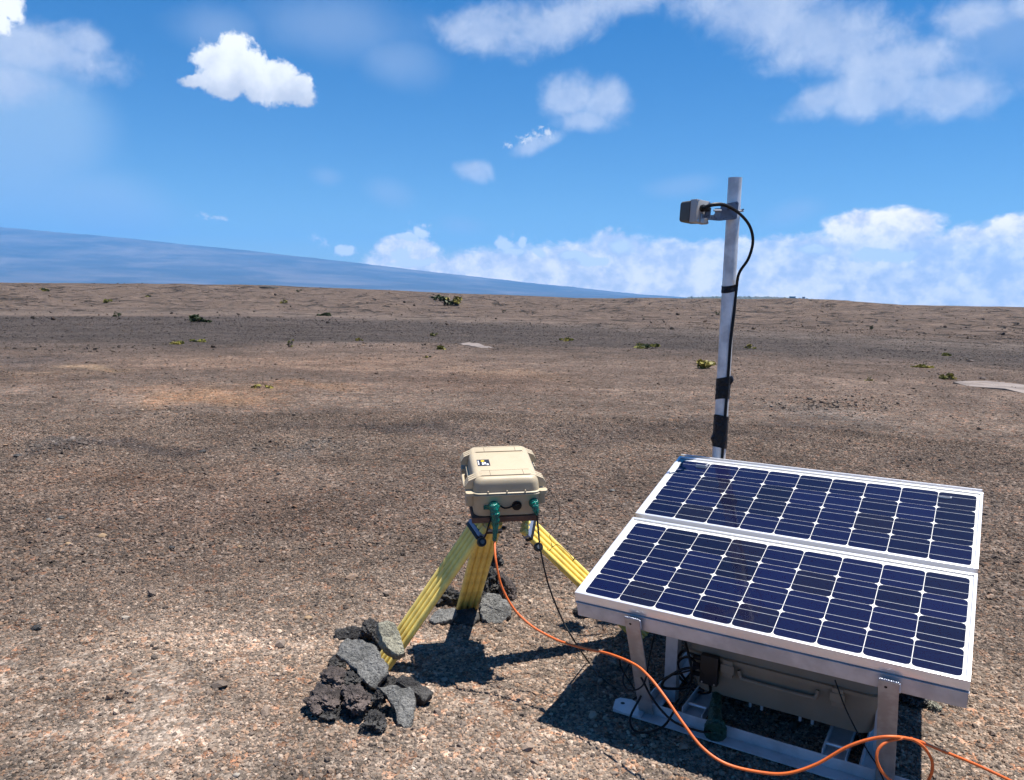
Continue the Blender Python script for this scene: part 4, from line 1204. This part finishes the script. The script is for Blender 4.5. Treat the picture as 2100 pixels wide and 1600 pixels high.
def slab(px, anchor, normal, th, mat, label, seed, h=0.0, amp=.006, cat='rock', group='lava rocks propping the left tripod leg'):
    """a broken slab of lava: outline in the plane through an anchor point, real thickness behind it"""
    p0 = at_h(*anchor, h); n_ = Vector(normal).normalized()
    P = [on_plane(u, v, p0, n_) for u, v in px]; c_ = sum(P, Vector())/len(P)
    M = frame_M(c_, n_.orthogonal(), zax=n_); I = M.inverted(); Q = [I @ p for p in P]
    Q = [q.copy() for q in Q]; dense = []
    for i, q in enumerate(Q):
        q2 = Q[(i+1) % len(Q)]
        m_ = max(1, int((q2 - q).length/.008))
        for k_ in range(m_):
            e_ = q.lerp(q2, k_/m_); w_ = mnoise.noise(e_*55 + Vector((seed, 0, 0)))*.006 + mnoise.noise(e_*140)*.003; dense.append(e_*(1 + w_/max(.03, e_.length)))
    rnd_ = random.Random(seed)
    bm = bmesh.new(); levels = []
    for (z, sc_) in ((.0, .93), (-.004, .99), (-th*.35, 1.01), (-th*.7, .97), (-th, .86)):
        levels.append([Vector((q.x*sc_, q.y*sc_, z)) for q in dense])
    V = [[bm.verts.new(p) for p in lv] for lv in levels]; n = len(dense)
    for a_, b_ in zip(V, V[1:]):
        for i in range(n): bm.faces.new((a_[i], a_[(i+1) % n], b_[(i+1) % n], b_[i]))
    for ring, sgn in ((V[0], 1), (V[-1], -1)):
        zz = ring[0].co.z; prev = ring
        for s_ in (.72, .45, .2):
            cur = [bm.verts.new((v.co.x*s_/ (1 if prev is ring and False else 1), v.co.y*s_, zz)) for v in ring]
            for i in range(n): bm.faces.new((prev[i], prev[(i+1) % n], cur[(i+1) % n], cur[i]))
            prev = cur
        cv = bm.verts.new((0, 0, zz))
        for i in range(n): bm.faces.new((prev[i], prev[(i+1) % n], cv))
    bmesh.ops.recalc_face_normals(bm, faces=bm.faces)
    bmesh.ops.triangulate(bm, faces=bm.faces)
    bmesh.ops.subdivide_edges(bm, edges=[e for e in bm.edges if e.calc_length() > .012], cuts=1, use_grid_fill=False)
    rough(bm, amp, 18, seed); rough(bm, amp*.5, 60, seed + 5, 3)
    o = finish(bm, 'lava_rock', mat, None, 50, M); tag(o, label, cat, group); return o


def boulder(u, v, h, wpx, hpx, depth, mat, label, seed, amp=.35, group='lava rocks propping the left tripod leg', rot=0, name='lava_rock', sub=5, y=None):
    p = at_h(u, v, h) if y is None else at_dist(u, v, y)
    dist = (p - CPOS).dot(ray(CX, CY).normalized()); sx = wpx/F_PX*dist/2*.93; sz = hpx/F_PX*dist/2*.93
    bm = bmesh.new(); bmesh.ops.create_icosphere(bm, subdivisions=sub, radius=1.0)
    off = Vector((seed*3.7, seed*1.3, seed*9.1))
    for v_ in bm.verts:
        c_ = v_.co.copy(); f_ = 1 + amp*(mnoise.noise(c_*1.3 + off)*1.1 + .6*mnoise.noise(c_*2.9 + off) + .35*mnoise.noise(c_*6.5 + off) + .30*mnoise.noise(c_*14 + off) + .22*abs(mnoise.noise(c_*27 + off)))
        cell_ = mnoise.voronoi(c_*1.6 + off)[0]; f_ *= 1 - .35*amp*(cell_[1] - cell_[0])
        v_.co = Vector((c_.x*sx, c_.y*depth/2, c_.z*sz))*f_
    M = Matrix.Translation(p) @ Matrix.Rotation(rad(rot), 4, 'Y')
    o = finish(bm, name, mat, None, 50, M); tag(o, label, 'rock', group); return o


# left pile (crop coordinates of the photograph: u = 600 + x / 5.716, v = 1240 + y / 5.716)
def K(pts, s=5.716, u0=600, v0=1240): return [(u0 + a/s, v0 + b/s) for a, b in pts]
slab(K([(1010, 210), (1110, 190), (1205, 220), (1245, 310), (1290, 430), (1335, 570), (1240, 600), (1170, 560), (1100, 500), (1050, 400), (1010, 300)]),
     K([(1250, 610)])[0], (.35, -.62, .70), .060, M_LAVA_TAN, 'tan grey lava slab leaning on the left yellow leg, topmost of its pile', 1, h=.115)
slab(K([(490, 575), (540, 480), (620, 385), (740, 395), (910, 430), (990, 520), (1050, 620), (1110, 665), (1115, 780), (1040, 880), (965, 970), (900, 960), (820, 880), (740, 770), (640, 670), (540, 610)]),
     K([(940, 970)])[0], (-.10, -.62, .78), .050, M_LAVA_GREY, 'largest flat grey lava slab, in the middle of the left pile', 2, h=.05)
slab(K([(985, 960), (1080, 950), (1160, 930), (1290, 965), (1370, 960), (1435, 1010), (1440, 1150), (1415, 1300), (1385, 1440), (1320, 1460), (1240, 1400), (1210, 1260), (1140, 1150), (1090, 1060)]),
     K([(1340, 1465)])[0], (.05, -.60, .80), .045, M_LAVA_GREY, 'triangular grey lava slab standing on the gravel, right front of the left pile', 3, h=.0)
slab(K([(1210, 900), (1290, 825), (1370, 840), (1500, 910), (1655, 1020), (1600, 1080), (1545, 1130), (1440, 1040), (1320, 960)]),
     K([(1560, 1130)])[0], (.25, -.45, .85), .05, M_LAVA_DARK, 'dark lava block lying behind the triangular slab, rightmost of the left pile', 4, h=.035)
slab(K([(500, 300), (620, 260), (800, 265), (830, 330), (800, 410), (620, 400), (490, 410)]), K([(640, 420)])[0], (-.1, -.85, .5), .07, M_LAVA_DARK,
     'dark lava block at the upper left edge of the left pile', 5, h=.0)
boulder(*K([(905, 290)])[0], .05, 40, 44, .10, M_LAVA_DARK, 'dark rugged lava lump at the top of the left pile beside the leaning slab', 11)
boulder(*K([(1040, 480)])[0], .02, 34, 70, .10, M_LAVA_DARK, 'dark lava lump wedged under the leaning slab', 12, rot=-20)
boulder(*K([(510, 900)])[0], .055, 74, 46, .13, M_LAVA_RED, 'reddish rugged lava rock at the left side of the left pile', 13, .5, rot=15)
boulder(*K([(385, 1130)])[0], .035, 76, 44, .12, M_LAVA_RED, 'reddish lava rock at the lower left end of the left pile', 14, .5, rot=10)
boulder(*K([(450, 1310)])[0], .01, 44, 34, .08, M_LAVA_DARK, 'small dark lava stone under the lower left end of the left pile', 15, .5)
boulder(*K([(755, 1100)])[0], .06, 66, 34, .12, M_LAVA_RED, 'reddish brown lava rock in the lower middle of the left pile', 16, .5, rot=12)
boulder(*K([(720, 900)])[0], .04, 60, 40, .12, M_LAVA_DARK, 'shaded lava rock beneath the large grey slab', 17, .5)
boulder(*K([(945, 1390)])[0], .02, 46, 38, .09, M_LAVA_DARK, 'curled dark clinker at the very front of the left pile', 18, .6)
boulder(*K([(1010, 1110)])[0], .05, 26, 34, .06, M_LAVA_DARK, 'small ropy lava piece left of the triangular slab', 19, .6)
boulder(*K([(520, 700)])[0], .03, 40, 26, .07, M_LAVA_DARK, 'small dark stone poking out left of the large grey slab', 20, .5)
boulder(*K([(1120, 960)])[0], .02, 44, 34, .08, M_LAVA_DARK, 'dark stone filling the gap behind the triangular slab', 21, .4)
boulder(*K([(700, 1240)])[0], .012, 60, 30, .10, M_LAVA_DARK, 'dark stone in the shade at the bottom of the left pile', 22, .5)
# pile at the back leg (u = 820 + x / 6.153, v = 1180 + y / 6.153)
g2 = 'lava rocks propping the back tripod leg'
def K2(pts): return K(pts, 6.153, 820, 1180)
slab(K2([(1010, 330), (1050, 240), (1110, 215), (1230, 240), (1330, 310), (1400, 400), (1395, 500), (1290, 590), (1200, 620), (1110, 610), (1040, 540), (1005, 430)]),
     K2([(1180, 630)])[0], (.05, -.72, .68), .09, M_LAVA_GREY, 'round grey lava rock right of the back yellow leg', 31, h=.0, amp=.009, group=g2)
slab(K2([(370, 560), (400, 500), (500, 430), (690, 395), (720, 470), (670, 550), (560, 580), (440, 610)]), K2([(440, 620)])[0], (-.1, -.35, .93), .03, M_LAVA_GREY,
     'flat grey lava plate on the gravel left of the back yellow leg', 32, h=.012, group=g2)
slab(K2([(700, 420), (960, 400), (1010, 520), (930, 620), (760, 600), (660, 560)]), K2([(800, 610)])[0], (0, -.35, .93), .03, M_LAVA_DARK,
     'dark lava plate in the shade in front of the back yellow leg', 33, h=.012, group=g2)
boulder(*K2([(880, 290)])[0], .03, 70, 36, .12, M_LAVA_DARK, 'dark shaded lava rock against the foot of the back yellow leg', 34, .45, group=g2)
boulder(*K2([(1150, 120)])[0], .03, 44, 62, .12, M_LAVA_DARK, 'tall rugged dark lava rock just right of the back yellow leg', 35, .55, group=g2)
boulder(*K2([(1360, 210)])[0], .03, 34, 74, .12, M_LAVA_RED, 'reddish brown lava rock behind the orange cable', 36, .4, group=g2, rot=-25)
boulder(*K2([(600, 280)])[0], .025, 60, 46, .12, M_LAVA_DARK, 'dark lava rock between the left and back yellow legs', 37, .45, group=g2)
boulder(1018, 1150, .03, 26, 40, .09, M_LAVA_DARK, 'small rugged lava lump farthest behind the back yellow leg', 38, .6, group=g2)
g3 = 'lava rocks around the panel stand'
boulder(1196, 1256, .015, 44, 20, .07, M_LAVA_DARK, 'dark lava stone just left of the front panel corner', 41, .4, group=g3)
boulder(1876, 1424, .03, 66, 34, .12, M_LAVA_DARK, 'dark lava rock behind the right front leg of the stand', 42, .5, group=g3)
boulder(1915, 1450, .012, 26, 20, .05, M_LAVA_TAN, 'small tan stone on the gravel right of the right front leg', 43, .4, group=g3)

# single stones one can pick out on the gravel
g4 = 'single stones on the open gravel'
TAN_ST = pmat('tan_stone', (.26, .17, .09), .8, var=(60, .6, (.24, .17, .11))); PALE_ST = pmat('pale_stone', (.26, .225, .18), .8, var=(60, .6, (.26, .22, .19)))
for i, (u, v, wd, ht, mm, lb) in enumerate((
        (210, 1098, 18, 10, TAN_ST, 'yellowish stone on the left gravel, larger of the close pair'), (140, 1116, 14, 9, TAN_ST, 'yellowish stone on the left gravel, smaller of the close pair'),
        (257, 1267, 16, 9, PALE_ST, 'pale stone on the left gravel at the edge of the light patch'), (352, 1123, 14, 8, M_LAVA_DARK, 'brown black stone right of the yellowish pair'),
        (75, 1288, 22, 12, M_LAVA_DARK, 'dark grey stone low on the left gravel'), (416, 926, 16, 8, M_LAVA_DARK, 'dark stone in the band of clinker on the left'),
        (571, 972, 12, 6, M_LAVA_DARK, 'dark stone on the brown gravel left of the tan case'), (125, 1062, 14, 7, M_LAVA_DARK, 'dark flat stone above the yellowish pair'),
        (100, 1065, 12, 6, M_LAVA_GREY, 'small grey stone at the left above the yellowish pair'), (492, 1122, 12, 7, TAN_ST, 'little tan stone in the middle of the left gravel'),
        (36, 935, 18, 7, M_LAVA_DARK, 'dark flat stone by the left edge in the clinker band'), (1412, 1076, 14, 8, PALE_ST, 'pale stone hidden under the panel edge'),
        (632, 1268, 18, 10, TAN_ST, 'tan stone on the gravel above the left rock pile'), (912, 1394, 16, 8, PALE_ST, 'white stone at the lower edge of the case shadow'),
        (1255, 1006, 12, 6, M_LAVA_GREY, 'grey stone on the gravel between the case and the pole'), (1661, 818, 12, 6, M_LAVA_DARK, 'dark stone in the clinker band right of the pole'),
        (1990, 740, 14, 6, M_LAVA_RED, 'brown rock on the plain at the far right'), (2015, 776, 14, 7, M_LAVA_RED, 'rusty rock above the pale slab at the right edge'),
        (60, 1565, 16, 10, PALE_ST, 'pale stone in the bottom left corner'), (485, 1590, 16, 10, PALE_ST, 'pale stone at the bottom edge of the gravel'))):
    p = hit(u, v + ht*.3); h_ = p.z
    boulder(u, v, 0, wd, ht, wd/F_PX*p.y*.8, mm, lb, 60 + i, .35, group=g4, name='stone', sub=2, y=p.y)

# pale bare rock slabs on the plain
def flat_slab(px, label):
    P = [hit(u, v) for u, v in px]; c_ = sum(P, Vector())/len(P); bm = bmesh.new(); zz_ = min(p.z for p in P); rnd_ = random.Random(len(px))
    lo = [Vector((p.x, p.y, p.z - .3)) - c_ for p in P]; hi = [Vector((p.x, p.y, p.z + .015)) - c_ for p in P]
    loft(bm, [lo, hi]); bmesh.ops.triangulate(bm, faces=bm.faces)
    for _ in range(3): bmesh.ops.subdivide_edges(bm, edges=[e for e in bm.edges if e.calc_length() > .5], cuts=1)
    for v in bm.verts:
        if v.co.z > -.2: v.co.z += .05*mnoise.noise((v.co + c_)*1.2)
    o = finish(bm, 'pale_rock_slab', M_FRESH, None, 30, Matrix.Translation(c_)); tag(o, label, 'rock', 'pale rock slabs on the plain')
flat_slab([(940, 705), (962, 703), (988, 708), (1000, 711), (1022, 716), (1024, 718.5), (1000, 716), (975, 712), (950, 708)], 'pale rock slab in the middle of the plain beyond the case')
flat_slab([(1955, 786), (1980, 783), (2020, 784), (2060, 787), (2100, 789), (2160, 792), (2160, 812), (2098, 807), (2060, 800), (2010, 795), (1985, 792)], 'pale pinkish rock slab at the right edge of the plain')
boulder(551, 590, 0, 44, 7, 1.2, M_LAVA_DARK, 'black lava outcrop on the crest of the ridge', 90, .3, group='outcrops on the ridge', name='lava_outcrop', sub=3, y=hit(551, 591).y)

# ------------------------------------------------------------------ bushes
def leafmat(name, a, b_):
    def f(k, bs, ob):
        oi = k.noise(ob, 9, 3, .6); k.L.new(k.ramp(oi, [(.35, a), (.65, b_)]), bs.inputs['Base Color'])
    return pmat(name, a, .6, spec=.3, build=f)


L_DK = leafmat('ohia_leaf_dark', (.018, .030, .010), (.050, .065, .018)); L_YL = leafmat('ohelo_leaf_yellow', (.12, .105, .02), (.30, .25, .045)); L_MX = leafmat('ohelo_leaf_olive', (.06, .065, .015), (.20, .19, .03))
M_STEM = pmat('stem', (.05, .035, .028), .8)


def bush(u, v, wpx, hpx, mat, label, seed, n=220, spread=1.0, mat2=None):
    p = hit(u, v); p.z -= .02; wd = 1.25*wpx/F_PX*p.y; ht = 1.15*hpx/F_PX*p.y; rnd_ = random.Random(seed)
    root = empty('bush', Matrix.Translation(p)); tag(root, label, 'bush', 'low bushes on the lava plain')
    cl = [(rnd_.uniform(-.42, .42)*wd, rnd_.uniform(-.3, .3)*wd, rnd_.uniform(.12, .8)*ht, rnd_.uniform(.13, .24)) for _ in range(7)]
    bs = bmesh.new()
    for c_ in cl: tube(bs, catmull([(c_[0]*.15, c_[1]*.15, -.02), (c_[0]*.6, c_[1]*.6, c_[2]*.5), (c_[0], c_[1], c_[2])], 3), [.02*ht + .004]*7 if False else .012*wd + .003, 4)
    finish(bs, 'stem', M_STEM, root, 0)
    parts_ = ((mat, cl),) if mat2 is None else ((mat, cl[:4]), (mat2, cl[4:]))
    for mm, cs in parts_:
        bm = bmesh.new()
        for c_ in cs:
            for _ in range(int(n/len(cl))):
                d_ = Vector((rnd_.gauss(0, 1), rnd_.gauss(0, 1), rnd_.gauss(0, .8))).normalized()*rnd_.uniform(.4, 1)
                q_ = Vector((c_[0] + d_.x*c_[3]*wd*spread, c_[1] + d_.y*c_[3]*wd, max(.01, c_[2] + d_.z*c_[3]*min(wd, ht*1.3))))
                s_ = wd*rnd_.uniform(.045, .10); a_ = Vector((rnd_.gauss(0, 1), rnd_.gauss(0, 1), rnd_.gauss(0, .6))).normalized()*s_
                b2 = a_.orthogonal().normalized()*s_*.6; b2.rotate(Matrix.Rotation(rnd_.uniform(0, 6.28), 3, a_.normalized()))
                bm.faces.new([bm.verts.new(q_ - a_), bm.verts.new(q_ + b2), bm.verts.new(q_ + a_), bm.verts.new(q_ - b2)])
        finish(bm, 'foliage', mm, root, 0)


for i, (u, v, wd, ht, m1, m2, lb) in enumerate((
        (415, 661, 36, 16, L_DK, None, 'dark round bush on the dark plain, biggest on the left'), (242, 650, 14, 11, L_DK, None, 'small dark bush left of the biggest left bush'),
        (364, 706, 24, 9, L_MX, L_YL, 'low yellowish bush on the left, nearer than the dark round one'), (405, 701, 30, 6, L_MX, L_DK, 'flat olive bush right next to the low yellowish one'),
        (594, 712, 12, 20, L_MX, L_DK, 'narrow upright sapling standing alone on the plain'), (665, 648, 24, 6, L_DK, None, 'flat dark scrub where the plain meets the ridge'),
        (918, 627, 40, 22, L_DK, L_YL, 'dark tree with yellow low growth on the ridge slope above the case'), (582, 623, 14, 9, L_MX, L_YL, 'small yellow green bush at the foot of the ridge'),
        (220, 622, 18, 9, L_MX, None, 'small olive bush on the left ridge slope'), (92, 597, 18, 6, L_DK, L_YL, 'dark scrub near the crest at far left'),
        (738, 699, 14, 8, L_YL, L_MX, 'little yellow bush left of the middle of the plain'), (899, 717, 28, 8, L_YL, L_MX, 'spreading yellow bush above the tan case'),
        (875, 734, 14, 7, L_DK, L_YL, 'tiny dark and yellow bush just nearer than the spreading yellow one'), (890, 690, 16, 9, L_MX, L_DK, 'two toned little bush beyond the spreading yellow one'),
        (1160, 700, 22, 8, L_YL, L_MX, 'straw coloured tuft in the middle of the plain'), (1330, 715, 42, 10, L_MX, L_DK, 'olive bush in two clumps left of the pole'),
        (1445, 756, 40, 18, L_YL, L_YL, 'bright yellow bush just left of the pole'), (1538, 715, 18, 9, L_MX, L_YL, 'small yellow green bush just right of the pole'),
        (1789, 676, 10, 9, L_DK, None, 'small dark bush on the right hand slope'), (1472, 646, 8, 7, L_DK, None, 'tiny dark bush behind the pole on the ridge'),
        (1890, 754, 40, 6, L_YL, L_MX, 'long flat yellow tuft at the right of the plain'), (1940, 778, 24, 13, L_MX, L_YL, 'yellow green bush above the pale slab on the right'),
        (1784, 781, 12, 10, L_YL, L_MX, 'thin dry tuft on the right of the plain'), (1940, 730, 22, 7, L_MX, None, 'faint olive tuft far right beyond the yellow ones'),
        (540, 796, 40, 10, L_YL, None, 'sparse yellow stalks on the brown gravel at left'), (1034, 642, 7, 6, L_DK, None, 'tiny dark bush on the pale foot of the ridge'),
        (613, 600, 8, 6, L_DK, None, 'tiny dark shrub high on the ridge left of centre'), (303, 609, 10, 6, L_DK, L_MX, 'small brown green shrub on the left ridge'))):
    bush(u, v, wd, ht, m1, lb, 200 + i, n=(420 if wd > 20 else 240) if u != 540 else 60, mat2=m2)
